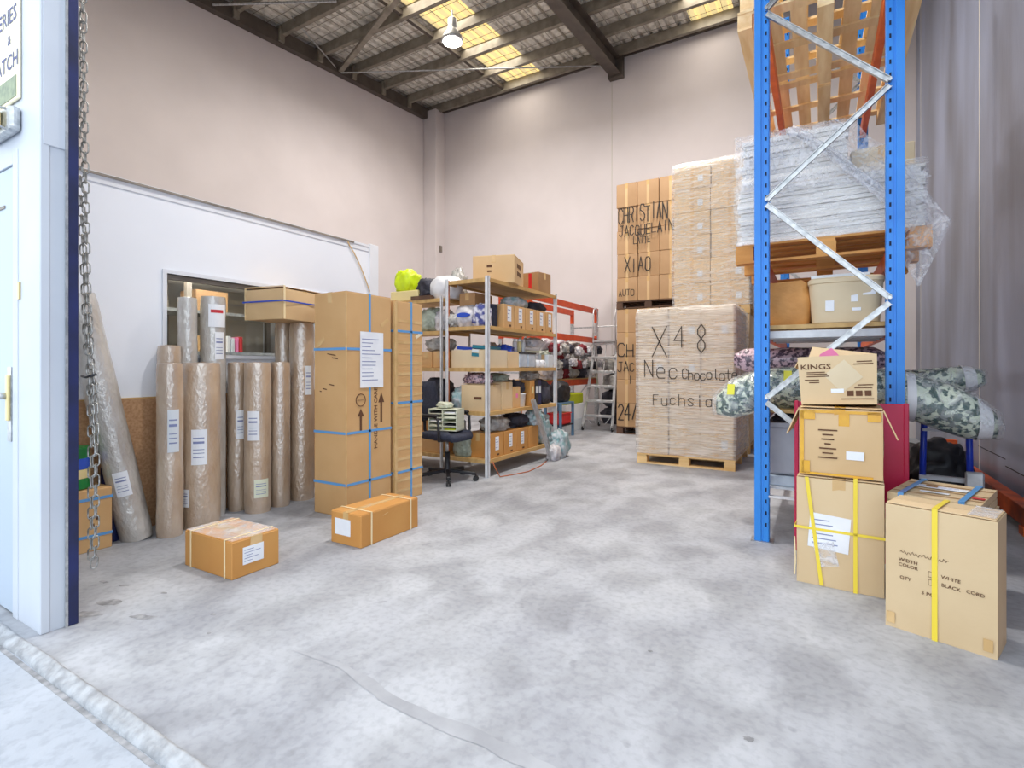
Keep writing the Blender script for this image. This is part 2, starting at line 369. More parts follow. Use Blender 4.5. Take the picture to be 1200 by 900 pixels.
def carton(label, sz, loc, rz=0, mat='carton', name='carton', cat='box', group=None, flaps='x', tape='tape', rot=None, bevel=.004, bulge=0.0, tape_w=.05):
    """a closed cardboard box: body, two top flaps with a seam, tape over the seam and down the ends"""
    w, d, h = sz; root = thing(name, label, cat, loc, rz, group, rot)
    if bulge:
        mb = MB(); n = 6
        for fr_, ww, hh in ((face('-y', sz), w, h), (face('+y', sz), w, h), (face('+x', sz), d, h), (face('-x', sz), d, h), (face('top', sz), w, d)):
            o, r, u, nn = fr_
            mb.grid(lambda s, t: o + r * (s - .5) * ww + u * (t - .5) * hh + nn * bulge * math.sin(math.pi * s) * math.sin(math.pi * t) * (1 + .6 * noise.noise(o * 3 + Vector((s * 3, t * 3, 0)))), n, n)
        mb.add([(-w / 2, -d / 2, 0), (w / 2, -d / 2, 0), (w / 2, d / 2, 0), (-w / 2, d / 2, 0)], [(0, 3, 2, 1)])
        smooth_by_angle(mb.build('body', mat, root), 40)
    else:
        MB().box((0, 0, h / 2), (w, d, h)).build('body', mat, root, bevel=bevel)
    z = h + .0015 + (bulge if bulge else 0)
    if flaps == 'x':
        for s_ in (-1, 1): MB().box((0, s_ * d / 4, z), (w - .008, d / 2 - .006, .003)).build('flap', mat, root)
        if tape:
            MB().box((0, 0, z + .0022), (w + .002, tape_w, .0012)).box((w / 2 + .001, 0, h - .04), (.0012, tape_w, .085)).box((-w / 2 - .001, 0, h - .04), (.0012, tape_w, .085)).build('tape', tape, root)
    elif flaps == 'y':
        for s_ in (-1, 1): MB().box((s_ * w / 4, 0, z), (w / 2 - .006, d - .008, .003)).build('flap', mat, root)
        if tape:
            MB().box((0, 0, z + .0022), (tape_w, d + .002, .0012)).box((0, d / 2 + .001, h - .04), (tape_w, .0012, .085)).box((0, -d / 2 - .001, h - .04), (tape_w, .0012, .085)).build('tape', tape, root)
    return root
# ============================================================ THE SETTING
XL, XR, YB, YF = -9.0, 1.4, 11.0, 0.93
def zs(y): return 8.12 - .08 * (YB - y)          # underside of the roof sheet
floor = struct(MB().bb((XL - .1, .86, -.15), (XR + .1, YB + .1, 0)).build('floor', 'concrete'))
pave = struct(MB().bb((-14, -14, -.19), (14, .835, -.018)).build('pavement', 'pavement'))
mb = MB(); rnd = random.Random(3)
def lip(s, t):
    x = -9 + 10.4 * s; a = math.pi * t
    return (x, .848 - .028 * math.cos(a) + .008 * noise.noise(Vector((x * 3, t, 0))), -.018 + .026 * math.sin(a) * (1 + .35 * noise.noise(Vector((x * 9, t * 2, 4)))) + (.018 if t > .5 else 0) * t)
mb.grid(lip, 400, 8); struct(mb.build('trim_threshold', 'concrete_lip', smooth=True))
struct(MB().bb((-9, .800, -.02), (1.6, .818, -.0168)).build('trim_joint', 'stain'))
# patched arc and stains in the slab
mb = MB()
arc = [(-1.914, 1.425), (-1.653, 1.448), (-1.494, 1.424), (-1.344, 1.388), (-1.144, 1.384), (-0.945, 1.393), (-0.819, 1.386), (-0.719, 1.381), (-0.622, 1.365)]
def arcp(s, t):
    k = s * (len(arc) - 1); i = min(int(k), len(arc) - 2); f = k - i; p = Vector(arc[i]).lerp(Vector(arc[i + 1]), f); w = (.010 + .045 * min(1, s * 2.5) * (.6 + .8 * abs(noise.noise(Vector((s * 6, 0, 0))))))
    return (p.x + (t - .5) * w * .6, p.y + (t - .5) * w * 1.3, .0012)
mb.grid(arcp, 60, 2).build('repair_patch', 'concrete_patch', floor)
for i, (x, y, a, b, rz) in enumerate(((-3.107, 1.239, 0.07, 0.03, 0.5), (-2.793, 1.246, 0.06, 0.022, 0.4), (-3.435, 1.337, 0.03, 0.014, 0.2), (-3.289, 1.371, 0.028, 0.012, 0.5), (-2.529, 1.432, 0.018, 0.01, 0), (-2.994, 1.433, 0.02, 0.01, 0.3), (-3.057, 1.120, 0.07, 0.03, 0.6), (-0.195, 1.832, 0.018, 0.012, 0.2), (-0.615, 2.186, 0.01, 0.008, 0), (-2.368, 1.321, 0.012, 0.008, 0))):
    n = 18; vs = []
    for k in range(n):
        t = 2 * math.pi * k / n; q = 1 + .45 * noise.noise(Vector((math.cos(t) * 1.7 + i * 5, math.sin(t) * 1.7, 0)))
        px, py = a * q * math.cos(t), b * q * math.sin(t); vs.append((x + px * math.cos(rz) - py * math.sin(rz), y + px * math.sin(rz) + py * math.cos(rz), .001))
    MB().add(vs, [tuple(range(n))]).build('stain', 'stain', floor)
wb = struct(MB().bb((XL - .1, YB, 0), (XR + .1, YB + .15, 8.4)).build('wall_back', 'wall_paint'))
MB().bb((-3.95, YB - .004, 0), (-3.935, YB, 7.95)).build('panel_joint', 'joint', wb)
MB().bb((XL, YB - .05, 7.95), (XR, YB, 8.06)).build('wall_angle', 'steel_dark', wb)
wl = struct(MB().bb((XL - .15, YF, 0), (XL, YB + .1, 8.4)).build('wall_left', 'wall_paint'))
wr = struct(MB().bb((XR, YF, 0), (XR + .15, YB + .1, 8.4)).build('wall_right', 'wall_grey'))
for y in (3.3, 6.95, 10.5): MB().bb((XR - .004, y - .012, 0), (XR, y + .012, 8.2)).build('panel_joint', 'joint', wr)
for y, h in ((6.1, .9), (4.6, .5), (5.4, .7)): MB().bb((XR - .002, y, .12 + h * .3), (XR, y + h, .128 + h * .3)).build('scuff', 'rubber', wr)
colm = struct(MB().bb((-9.0, 10.62, 0), (-8.58, YB, 7.93)).build('trim_column', 'wall_paint', bevel=.01))
MB().bb((-8.58, 10.75, 4.22), (-8.55, 10.85, 4.38)).build('switch_box', 'room_grey', colm)
# front wall with the big door opening and the small door
wf = MB().bb((XL, YF, 0), (-4.25, 1.02, 8.0)).bb((-4.25, YF, 2.22), (-3.30, 1.02, 8.0)).bb((-3.30, YF, 0), (-3.0, 1.02, 8.0)).bb((-3.0, YF, 4.6), (XR + .15, 1.02, 8.0))
wf = struct(wf.build('wall_front', 'facade_paint'))
MB().bb((-3.03, YF - .006, 0), (-2.994, YF + .03, 8)).build('corner_bead', 'facade_paint', wf, bevel=.004)
MB().bb((-3.0, YF + .004, 2.2), (-2.992, 1.02, 4.6)).build('reveal_lining', 'facade_paint', wf, bevel=.003)
MB().bb((-3.02, 1.02, .0), (-2.985, 1.062, 4.6)).build('door_track', 'navy', wf, bevel=.003)
MB().bb((-2.99, 1.012, .0), (-2.983, 1.022, 4.6)).build('track_edge', 'galv', wf)
d1 = struct(MB().bb((-4.22, .933, .01), (-3.335, .975, 2.17)).build('door_1', 'door_paint', bevel=.003))
for a_, b_ in (((-3.332, .926, 0), (-3.27, 1.0, 2.235)), ((-4.285, .926, 0), (-4.223, 1.0, 2.235)), ((-4.223, .926, 2.173), (-3.332, 1.0, 2.235))): MB().bb(a_, b_).build('door_frame', 'facade_paint', d1, bevel=.002)
MB().bb((-4.1, .929, 1.98), (-3.45, .934, 1.995)).build('panel_groove', 'room_grey', d1)
MB().bb((-3.400, .926, .84), (-3.352, .934, 1.20)).build('lock_plate', 'galv', d1)
MB().bb((-3.388, .914, .94), (-3.358, .926, 1.16)).build('lock_cover', 'tin_cream', d1, bevel=.003)
MB().cyl((-3.385, .93, 1.06), (-3.385, .87, 1.06), .016).tube([(-3.385, .872, 1.06), (-3.42, .868, 1.06), (-3.50, .868, 1.06)], .012).build('door_handle', 'galv', d1, smooth=True)
MB().bb((-3.262, .923, 1.52), (-3.24, .93, 1.60)).build('strike_plate', 'brass', wf)
# roof: ribbed sheet with two skylight strips, purlins, rafter, bracing
def ribbed(x0, x1, off=0.0):
    m_ = MB(); n = max(1, round((x1 - x0) / .19)); p = (x1 - x0) / n; prof = []
    for i in range(n):
        a = x0 + i * p; prof += [(a, 0), (a + p * .55, 0), (a + p * .65, .05), (a + p * .9, .05)]
    prof.append((x1, 0)); vs = []
    ys = (.6, YB + .15)
    for y in ys: vs += [(x, y, zs(y) + z + off) for x, z in prof]
    k = len(prof); return m_.add(vs, [(i, i + 1, k + i + 1, k + i) for i in range(k - 1)])
SKY = ((-6.5, -5.6), (-2.2, -1.42))
roof = struct(ribbed(XL - .1, SKY[0][0]).build('ceiling', 'roof_foil'))
ribbed(SKY[0][1], SKY[1][0]).build('roof_sheet', 'roof_foil', roof); ribbed(SKY[1][1], XR + .1).build('roof_sheet', 'roof_foil', roof)
for a, b in SKY: ribbed(a, b).build('skylight', 'skylight_sheet', roof)
tilt = math.atan(.08)
ys = [10.75, 9.9, 9.0, 8.1, 7.2, 6.3, 5.4, 4.5, 3.6, 2.7, 1.8]
for y in ys:
    m_ = MB(); t = zs(y) - .004
    m_.bb((XL, y - .006, t - .2), (XR, y + .006, t)).bb((XL, y, t - .012), (XR, y + .075, t)).bb((XL, y, t - .2), (XR, y + .075, t - .188)).bb((XL, y + .066, t - .2), (XR, y + .075, t - .175))
    m_.build('purlin', 'purlin_galv', roof)
# safety mesh wires under the foil
m_ = MB()
for i in range(36):
    x = XL + .15 + i * .29; m_.bar((x, .9, zs(.9) - .006), (x, YB, zs(YB) - .006), .006, .006)
for i in range(34):
    y = 1.0 + i * .3; m_.bar((XL, y, zs(y) - .01), (XR, y, zs(y) - .01), .006, .006)
m_.build('safety_mesh', 'purlin_galv', roof)['kind'] = 'stuff'
def sloped(name, x, w, top, dep, mat, flange=True, y0=1.0, y1=YB):
    a, b = Vector((x, y0, zs(y0) - top - dep / 2)), Vector((x, y1, zs(y1) - top - dep / 2)); m_ = MB()
    if flange:
        m_.bar(a, b, .02, dep); dz = Vector((0, 0, dep / 2 - .012)); m_.bar(a + dz, b + dz, w, .024); m_.bar(a - dz, b - dz, w, .024)
    else: m_.bar(a, b, w, dep)
    return m_.build(name, mat, roof)
sloped('rafter', -3.82, .24, .205, .36, 'steel_dark')
MB().bb((-3.98, YB - .16, 7.5), (-3.66, YB, 8.0)).build('rafter_bracket', 'steel_dark', roof)
sloped('eaves_beam', XL + .07, .14, .10, .26, 'steel_dark', False)
sloped('eaves_beam', XR - .07, .14, .10, .26, 'steel_dark', False)
for x in (-6.62, -1.2): sloped('bridging', x, .07, .06, .09, 'steel_dark', False)
for y in ys: MB().bb((XL + .13, y - .05, zs(y) - .34), (XL + .19, y + .05, zs(y) - .05)).build('cleat', 'purlin_galv', roof)
MB().bar((-8.9, 7.75, zs(7.75) - .30), (-5.4, 6.35, zs(6.35) - .22), .10, .06).build('brace', 'purlin_galv', roof)
for p, q, r_ in (((-8.85, 7.6, zs(7.6) - .28), (-8.4, 6.2, zs(6.2) - .05), .012), ((-8.85, 7.75, zs(7.7) - .33), (-3.9, 10.8, zs(10.8) - .36), .014), ((-8.85, 5.0, zs(5) - .3), (-7.2, 6.2, zs(6.2) - .2), .02)):
    MB().cyl(p, q, r_, 8).build('brace_rod', 'galv', roof)
# high-bay lamps under the purlins: one in view, the others added for light
def high_bay(x, y, label):
    z = zs(y) - .75; t = thing('high_bay_lamp', label, 'lamp', (x, y, z))
    MB().lathe([(.20, .0), (.19, .05), (.10, .20), (.08, .24), (.08, .40), (.05, .43)], 28).build('reflector', 'silver', t, smooth=True)
    MB().lathe([(.165, .012), (.17, -.012), (.05, -.04), (.002, -.042)], 28).build('diffuser', 'lamp_glow', t, smooth=True)
    MB().cyl((0, 0, .43), (0, 0, .56), .012, 10).build('hanger', 'galv', t)
    ld = bpy.data.lights.new('high_bay_light', 'AREA'); ld.shape = 'DISK'; ld.size = .34; ld.energy = LAMP_W; ld.color = (1.0, .96, .92); ld.spread = R(170)
    lo = bpy.data.objects.new('high_bay_light', ld); C.objects.link(lo); lo.parent = t; lo.location = (0, 0, -.05)
high_bay(-5.72, 7.55, 'round lit high-bay lamp under the roof beside the left skylight')
high_bay(-1.9, 7.55, 'added out-of-view high-bay lamp under the roof right of the rafter, deep in')  # added lamp above the frame, brightens the rear of the hall
high_bay(-1.9, 3.5, 'added out-of-view high-bay lamp under the roof nearest the roller door')  # unseen fill lamp, added to lift the light near the opening
for a, b in SKY:
    ld = bpy.data.lights.new('skylight_daylight', 'AREA'); ld.shape = 'RECTANGLE'; ld.size = b - a - .05; ld.size_y = 9.6; ld.energy = SKYLIGHT_W; ld.color = (1.0, .95, .86)
    lo = bpy.data.objects.new('skylight_daylight', ld); C.objects.link(lo); lo.location = ((a + b) / 2, 5.8, zs(5.8) - .03); lo.rotation_euler = (-tilt * -1, 0, 0)
# office box: partition with a window, its return wall and lid
XP, YE, ZP = -4.35, 4.32, 2.54
W0, W1, WZ0, WZ1 = 2.10, 3.62, 1.30, 1.925
m_ = MB().bb((XP - .09, 1.02, 0), (XP, W0, ZP)).bb((XP - .09, W1, 0), (XP, YE, ZP)).bb((XP - .09, W0, 0), (XP, W1, WZ0)).bb((XP - .09, W0, WZ1), (XP, W1, ZP))
wp = struct(m_.build('wall_partition', 'partition_paint'))
MB().bb((XP - .1, 1.03, ZP), (XP + .012, YE + .01, ZP + .025)).bb((XP - .01, 1.03, ZP - .05), (XP + .006, YE + .01, ZP)).build('top_trim', 'white_paint', wp)
MB().bb((XP, 1.03, ZP + .002), (XP + .02, YE - .35, ZP + .018)).build('top_rail', 'room_grey', wp)
MB().bb((XP - .02, YE - .12, 0), (XP + .018, YE + .012, ZP + .04)).build('corner_post', 'white_paint', wp, bevel=.003)
struct(MB().bb((XL, YE - .09, 0), (XP - .09, YE, ZP)).build('wall_office', 'partition_paint'))
struct(MB().bb((XL, 1.03, ZP - .06), (XP - .09, YE - .09, ZP - .01)).build('ceiling_office', 'room_grey'))
struct(MB().bb((-6.4, 1.03, 0), (-6.32, YE - .09, ZP - .06)).build('wall_office_rear', 'room_wall'))
struct(MB().bb((XP, 1.06, 0), (XP + .012, YE - .13, .965)).build('trim_wainscot', 'chip_board'))
MB().bb((XP, 1.06, .965), (XP + .014, YE - .13, .975)).build('edge_strip', 'shelf_board', bpy.data.objects['trim_wainscot'])
w1 = MB().bb((XP - .095, W0 - .03, WZ0 - .03), (XP + .012, W0, WZ1 + .03)).bb((XP - .095, W1, WZ0 - .03), (XP + .012, W1 + .03, WZ1 + .03)).bb((XP - .095, W0, WZ1), (XP + .012, W1, WZ1 + .03)).bb((XP - .095, W0, WZ0 - .03), (XP + .03, W1, WZ0))
w1 = struct(w1.build('window_1', 'white_paint'))
MB().bb((XP - .05, W0, WZ0), (XP - .045, W1, WZ1)).build('pane', 'window_glass', w1)
MB().bb((XP - .07, W0, WZ1 - .035), (XP - .03, W1, WZ1)).build('head_rail', 'room_grey', w1)
pts = [(XP + .012, 3.88, ZP + .01)] + [(XP + .012, 3.88 + .36 * t, ZP - .02 - .55 * t ** 1.4) for t in (.1, .25, .4, .55, .7, .85, 1)]
tag(MB().tube(pts, .006, 6).build('cable', 'tape', smooth=True), 'thin tan cable hanging from the top edge of the white partition', 'cable')
m_ = MB()
# inside the office: side wall, shelves with boxes, a strip lamp
t = thing('office_shelf', 'grey slotted-post shelf seen through the partition window', 'shelf', (-5.7, 2.6, 0))
for x in (-.25, .2):
    for y in (-.9, .22, 1.4): MB().bb((x, y, 0), (x + .05, y + .05, 2.35)).build('post', 'room_grey', t)
for z in (.3, .85, 1.33, 1.75, 2.2): MB().bb((-.25, -.9, z), (.25, 1.45, z + .03)).build('shelf', 'galv', t)
strip = thing('strip_lamp', 'long ceiling strip lamp inside the office behind the window', 'lamp', (-5.2, 2.5, 2.40))
MB().bb((-.07, -.8, 0), (.07, .8, .05)).build('housing', 'white_plastic', strip); MB().cyl((0, -.75, -.02), (0, .75, -.02), .022, 12).build('tube', 'lamp_glow', strip, smooth=True)
ld = bpy.data.lights.new('strip_light', 'AREA'); ld.shape = 'RECTANGLE'; ld.size = .1; ld.size_y = 1.5; ld.energy = 22; ld.color = (1, .93, .85)
lo = bpy.data.objects.new('strip_light', ld); C.objects.link(lo); lo.parent = strip; lo.location = (0, 0, -.05)
OB = [((.22, .30, .30), (-5.68, 2.15, 1.36), 'carton', 'brown carton on the office shelf, far left behind the window'), ((.3, .30, .22), (-5.66, 2.52, 1.78), 'carton_pale', 'pale carton on the upper office shelf behind the window'),
      ((.25, .24, .16), (-5.64, 3.05, 1.36), 'carton', 'small brown carton beside the books on the office shelf'), ((.3, .34, .22), (-5.68, 3.12, 1.78), 'carton_old', 'dull brown carton on the upper office shelf above the books'),
      ((.3, .3, .2), (-5.68, 3.55, .88), 'carton_old', 'brown carton on the lower office shelf behind the window'), ((.3, .5, .26), (-5.68, 2.4, .88), 'carton', 'wide brown carton on the lower office shelf')]
for sz, lc, mt, lb in OB: carton(lb, sz, lc, 0, mt, flaps='y')
for i, (mt, h, lb) in enumerate((('white_plastic', .17, 'white book spine on the office shelf, first of the row'), ('paper_dull', .15, 'grey book spine on the office shelf, second of the row'), ('pink', .16, 'pink book spine on the office shelf, third of the row'), ('ink_red', .17, 'red book spine on the office shelf, last of the row'))):
    b = thing('book', lb, 'book', (-5.52, 3.26 + i * .045, 1.36)); MB().box((0, 0, h / 2), (.12, .035, h)).build('cover', mt, b, bevel=.003); MB().box((.005, 0, h + .0006), (.11, .026, .001)).build('pages', 'paper', b)
# ============================================================ FABRIC ROLLS BY THE PARTITION
def roll(label, x, y, r, h, mat='roll_kraft', top=None, stickers=(), seed=1):
    """fabric roll in clear plastic: wrapped body with a slack skin, cardboard core ring, bunched film end"""
    axis = Vector(top if top else (0, 0, h)); L = axis.length; q = Vector((0, 0, 1)).rotation_difference(axis)
    t = thing('fabric_roll', label, 'fabric roll', (x, y, 0), rot=q.to_euler(), group='wrapped fabric rolls by the partition')
    n, k = 36, 26; vs = []
    for i in range(k + 1):
        z = L * i / k
        for j in range(n):
            a = 2 * math.pi * j / n; rr = r * (1 + .018 * noise.noise(Vector((math.cos(a) * 2, math.sin(a) * 2, z * 5 + seed * 9))) + .01 * math.sin(z * 11 + seed + a))
            if i in (0, k): rr *= .95
            vs.append((rr * math.cos(a), rr * math.sin(a), z))
    fs = [(i * n + j, i * n + (j + 1) % n, (i + 1) * n + (j + 1) % n, (i + 1) * n + j) for i in range(k) for j in range(n)] + [tuple(range(n))[::-1]]
    smooth_by_angle(MB().add(vs, fs).build('wrapped_body', mat, t), 50)
    mb = MB(); cr = min(.03, r * .4)
    vs = [(rr * math.cos(2 * math.pi * j / n), rr * math.sin(2 * math.pi * j / n), z) for rr, z in ((r * .95, L), (r * .6, L + .004), (cr, L - .002), (cr, L - .12)) for j in range(n)]
    mb.add(vs, [(i * n + j, i * n + (j + 1) % n, (i + 1) * n + (j + 1) % n, (i + 1) * n + j) for i in range(3) for j in range(n)] + [tuple(range(3 * n, 4 * n))])
    smooth_by_angle(mb.build('end_face', mat, t), 30)
    MB().lathe([(cr, L - .05), (cr, L + .006), (cr * .8, L + .006), (cr * .8, L - .05)], 20).build('core_tube', 'roll_core', t)
    for (ang, z, w, hh, mt, red) in stickers:
        vs = []; m = 6; a0 = ang - w / 2 / r
        for zz in (z, z + hh):
            for j in range(m + 1): a = a0 + j * w / r / m; vs.append(((r * 1.035 + .001) * math.cos(a), (r * 1.035 + .001) * math.sin(a), zz))
        s = MB().add(vs, [(j, j + 1, m + 1 + j + 1, m + 1 + j) for j in range(m)]).build('label_sheet', mt, t)
        vs = []; fs = []
        rows = ((.62, .76),) if red else ((.2, .23), (.32, .34), (.42, .44), (.6, .66), (.74, .77))
        for a_, b_ in rows:
            o = len(vs)
            for zz in (z + hh * a_, z + hh * b_):
                for j in range(m + 1):
                    a = a0 + (.12 + .7 * j / m) * w / r; vs.append(((r * 1.035 + .002) * math.cos(a), (r * 1.035 + .002) * math.sin(a), zz))
            fs += [(o + j, o + j + 1, o + m + 1 + j + 1, o + m + 1 + j) for j in range(m)]
        MB().add(vs, fs).build('printed_lines', 'ink_red' if red else 'ink_blue', s)
    return t
roll('silver plastic-wrapped fabric roll leaning towards the hanging chain', -4.12, 1.80, .098, 0, 'roll_silver', (-.12, -.30, 1.68), ((-.45, .33, .085, .17, 'paper', False),), 1)
roll('slim brown roll standing at the left end against the partition', -4.255, 2.075, .078, 1.36, stickers=((-.5, 1.13, .03, .05, 'paper', False),), seed=2)
roll('narrow wrapped roll standing left of the thick one, in the front row', -3.99, 1.95, .083, 1.225, stickers=((-.2, .60, .07, .30, 'paper_dull', False),), seed=3)
roll('thick wrapped roll with a white label low down, behind the small carton', -4.03, 2.19, .128, 1.23, stickers=((-.6, .48, .10, .26, 'paper', False), (-1.35, .17, .06, .13, 'paper', False)), seed=4)
roll('tall slim silvery roll rising behind the thick roll, in front of the window', -4.262, 2.21, .068, 1.74, 'roll_silver', seed=5)
roll('tall roll with a red-striped label rising in front of the window', -4.235, 2.395, .092, 1.765, 'roll_silver', stickers=((-.15, 1.52, .13, .18, 'paper', True), (.0, 1.26, .07, .22, 'paper', False)), seed=6)
roll('slim roll half hidden behind its neighbour, under the window', -4.215, 2.585, .073, 1.235, stickers=((-.2, .60, .06, .24, 'paper', False),), seed=7)
roll('roll with a barcode label at mid height, under the window', -4.03, 2.65, .103, 1.235, stickers=((-.9, .60, .09, .24, 'paper', False), (-.3, .13, .11, .15, 'cream_plastic', False)), seed=8)
roll('slim plain roll between the barcode roll and the tall roll', -4.03, 2.86, .080, 1.24, seed=9)
roll('tall thick roll beside the tallest carton, under the strapped box', -4.07, 3.11, .107, 1.598, stickers=((-.12, .95, .06, .26, 'paper_dull', False),), seed=10)
roll('tall slim roll under the strapped box, against the window sill', -4.256, 3.05, .070, 1.598, seed=11)
b = carton('battered pale carton with a blue strap lying on top of two tall rolls', (.41, .50, .255), (-4.085, 2.965, 1.602), R(9.5), 'carton_pale', bulge=.014, flaps='x')
strap(b, (.445, .535, .28), 'z', .15, .012, 'strap_deep')
strap(b, (.43, .52, .27), 'y', -.245, .02, 'strap_cream', name='tape_edge')
# ------------------------------------------------------------ two tall strapped cartons
sz = (.38, .50, 1.80)
b = carton('tall narrow cardboard carton with blue straps and a white paper sheet', sz, (-3.41, 3.12, 0), 0, 'carton', bevel=.006, flaps='y')
for z in (.26, .67, 1.345): strap(b, sz, 'z', z, .02, 'strap_blue')
strap(b, sz, 'y', 0.0, .02, 'strap_blue')
fx, fy = face('+x', sz), face('-y', sz)
s = sticker(b, fx, .02, .36, .26, .46, 'paper', lines=12, off=.0045)
lettering(b, fx, 'HANDLE WITH CARE', .068, -.13, .054, 'print_brown', R(90))
def arrow(root, f, a, bb, h, mat='print_brown'):
    o, r, u, n = f; mb = MB(); P = lambda x, y: o + r * (a + x) + u * (bb + y) + n * .0018
    mb.add([P(-.012, 0), P(.012, 0), P(.012, h * .65), P(-.012, h * .65)], [(0, 1, 2, 3)]).add([P(-.035, h * .65), P(.035, h * .65), P(0, h)], [(0, 1, 2)]); return mb.build('arrow_mark', mat, root)
arrow(b, fx, .13, -.17, .26); arrow(b, fx, -.10, -.22, .18)
o, r, u, n = fx
MB().tube([o + r * (-.10 + .05 * math.cos(a)) + u * (.03 + .05 * math.sin(a)) + n * .001 for a in [2 * math.pi * i / 20 for i in range(20)]], .004, 4, True).bar(o + r * -.14 + u * .03 + n * .001, o + r * -.06 + u * .03 + n * .001, .005, .002).build('round_mark', 'print_brown', b)
for f, a, bb in ((fx, .17, .68), (fy, -.11, .50)): sticker(b, f, a, bb, .11, .035, 'tape', 'tape_patch', ang=R(35))
for a, bb, w_ in ((.02, .40, .10), (.06, .37, .07), (-.06, .12, .05), (-.11, .10, .02), (.02, .155, .06)): sticker(b, fy, a, bb, w_, .008, 'print_brown', 'faint_mark', ang=R(-8))
MB().box((.19, -.25, .9), (.008, .008, 1.79)).build('corner_tape', 'tape', b)
sz = (.38, .37, 1.785)
b = carton('tall carton with horizontal bands of tape, behind the tallest carton', sz, (-3.41, 3.60, 0), 0, 'carton', bevel=.006, flaps='y')
for z in (.26, .88, 1.52): strap(b, sz, 'z', z, .02, 'strap_blue')
strap(b, sz, 'y', .03, .022, 'strap_blue')
fx = face('+x', sz)
for i in range(17): sticker(b, fx, 0, -.80 + i * .095, .365, .028, 'tape', 'tape_band', ang=R(1.5 * math.sin(i * 2.3)), off=.0003)
sticker(b, fx, .13, .60, .09, .03, 'tape_cream', 'tape_patch', ang=R(30))
MB().box((.195, -.18, .89), (.02, .03, 1.775)).build('corner_board', 'tape', b)
# ------------------------------------------------------------ two low cartons on the floor
sz = (.47, .30, .21)
b = carton('low shiny orange-brown carton on the floor, taped on top, nearest the chain', sz, (-3.075, 1.855, 0), R(1), 'carton_orange', flaps='x', tape_w=.075)
strap(b, sz, 'x', -.17, .012, 'strap_cream'); strap(b, sz, 'x', .17, .012, 'strap_cream')
MB().box((0, 0, .2165), (.462, .29, .001)).build('film_tape', 'film_clear', b)
sticker(b, face('+x', sz), -.02, .01, .13, .10, 'paper', lines=5)
sz = (.29, .565, .215)
b = carton('long low carton with a small white label, in front of the tall cartons', sz, (-2.745, 2.725, 0), R(0), 'carton_orange', flaps='y')
strap(b, sz, 'y', -.19, .012, 'strap_cream'); strap(b, sz, 'y', .20, .012, 'strap_cream')
sticker(b, face('-y', sz), -.03, .01, .15, .11, 'paper')
sticker(b, face('+x', sz), -.06, .07, .05, .004, 'tape', 'crease', ang=R(12))
# ------------------------------------------------------------ corner behind the door track: carton and tin, chain
sz = (.26, .42, .40)
b = carton('brown carton with two blue straps in the corner behind the chain', sz, (-4.20, 1.42, 0), 0, 'carton', flaps='x')
for z in (.1, .34): strap(b, sz, 'z', z, .018, 'strap_blue')
for a, bb in ((.09, .02), (.13, .01), (.1, -.03)): sticker(b, face('+x', sz), a, bb, .02, .02, 'print_brown', 'print_mark')
t = thing('paint_tin', 'green tin with a blue and cream label standing on the strapped carton', 'tin', (-4.20, 1.44, .4075))
MB().lathe([(.108, 0), (.112, .006), (.11, .012), (.11, .255), (.114, .262), (.112, .27)], 32).build('body', 'green_tin', t)
MB().lathe([(.1115, .13), (.1115, .20)], 32).build('blue_band', 'tin_blue', t); MB().lathe([(.1115, .07), (.1115, .128)], 32).build('cream_band', 'tin_cream', t)
MB().lathe([(.10, .268), (.10, .272), (.03, .274), (.02, .28)], 24).build('lid', 'green_tin', t)
MB().tube([(.11 * math.cos(a), .112 * math.sin(a) * .2 - .1, .25 - .06 * math.sin(a)) for a in [math.pi * i / 12 for i in range(13)]], .003, 6).build('handle', 'galv', t)
for o in t.children: smooth_by_angle(o, 40)
t = thing('squeeze_bottle', 'dark bottle with a pink cap behind the green tin', 'bottle', (-4.22, 1.68, 0)); MB().lathe([(.05, 0), (.055, .01), (.055, .62), (.03, .70), (.02, .72)], 20).build('body', 'navy', t, smooth=True); MB().lathe([(.022, .72), (.022, .78), (.012, .80)], 16).build('cap', 'pink', t, smooth=True)
# chain of the roller door
ch = thing('door_chain', 'galvanised hoist chain hanging beside the roller door track', 'chain', (-3.0, 1.115, 0))
Lk, Wd, rw = .058, .026, .0034
pts = [(Wd / 2 * math.cos(a) - 0, 0, (Lk / 2 - Wd / 2) + Wd / 2 * math.sin(a)) for a in [math.pi * i / 6 for i in range(7)]] + [(Wd / 2 * math.cos(a), 0, -(Lk / 2 - Wd / 2) + Wd / 2 * math.sin(a)) for a in [math.pi + math.pi * i / 6 for i in range(7)]]
link0 = MB().tube(pts, rw, 6, True).build('link', 'chain', ch, smooth=True); used = [0]
def strand(path):
    P = [Vector(p) for p in path]; seg = [(P[i + 1] - P[i]).length for i in range(len(P) - 1)]; tot = sum(seg); n = int(tot / .049); s0 = 0
    for k in range(n):
        s = (k + .5) / n * tot; i = 0
        while i < len(seg) - 1 and s > seg[i]: s -= seg[i]; i += 1
        p = P[i].lerp(P[i + 1], s / seg[i]); d = (P[i + 1] - P[i]).normalized()
        q = Vector((0, 0, 1)).rotation_difference(d).to_matrix() @ Matrix.Rotation(R(35 + 90 * (k % 2)), 3, 'Z')
        o = link0 if not used[0] else twin(link0, ch); used[0] = 1
        o.location = p; o.rotation_euler = q.to_euler()
strand([(-.085, 0, 4.3), (-.085, 0, 2.9), (-.045, 0, 1.65), (-.01, 0, 1.20), (.005, 0, .85), (.004, 0, .28)])
strand([(-.15, .01, 4.3), (-.15, .01, 2.2), (-.105, .01, 1.70), (-.07, .01, 1.30), (-.02, .02, 1.12), (.018, .014, .85), (.016, .012, .30), (.01, .006, .24)])
strand([(-.075, .02, 1.45), (-.07, .03, 1.10), (-.065, .03, .98)])
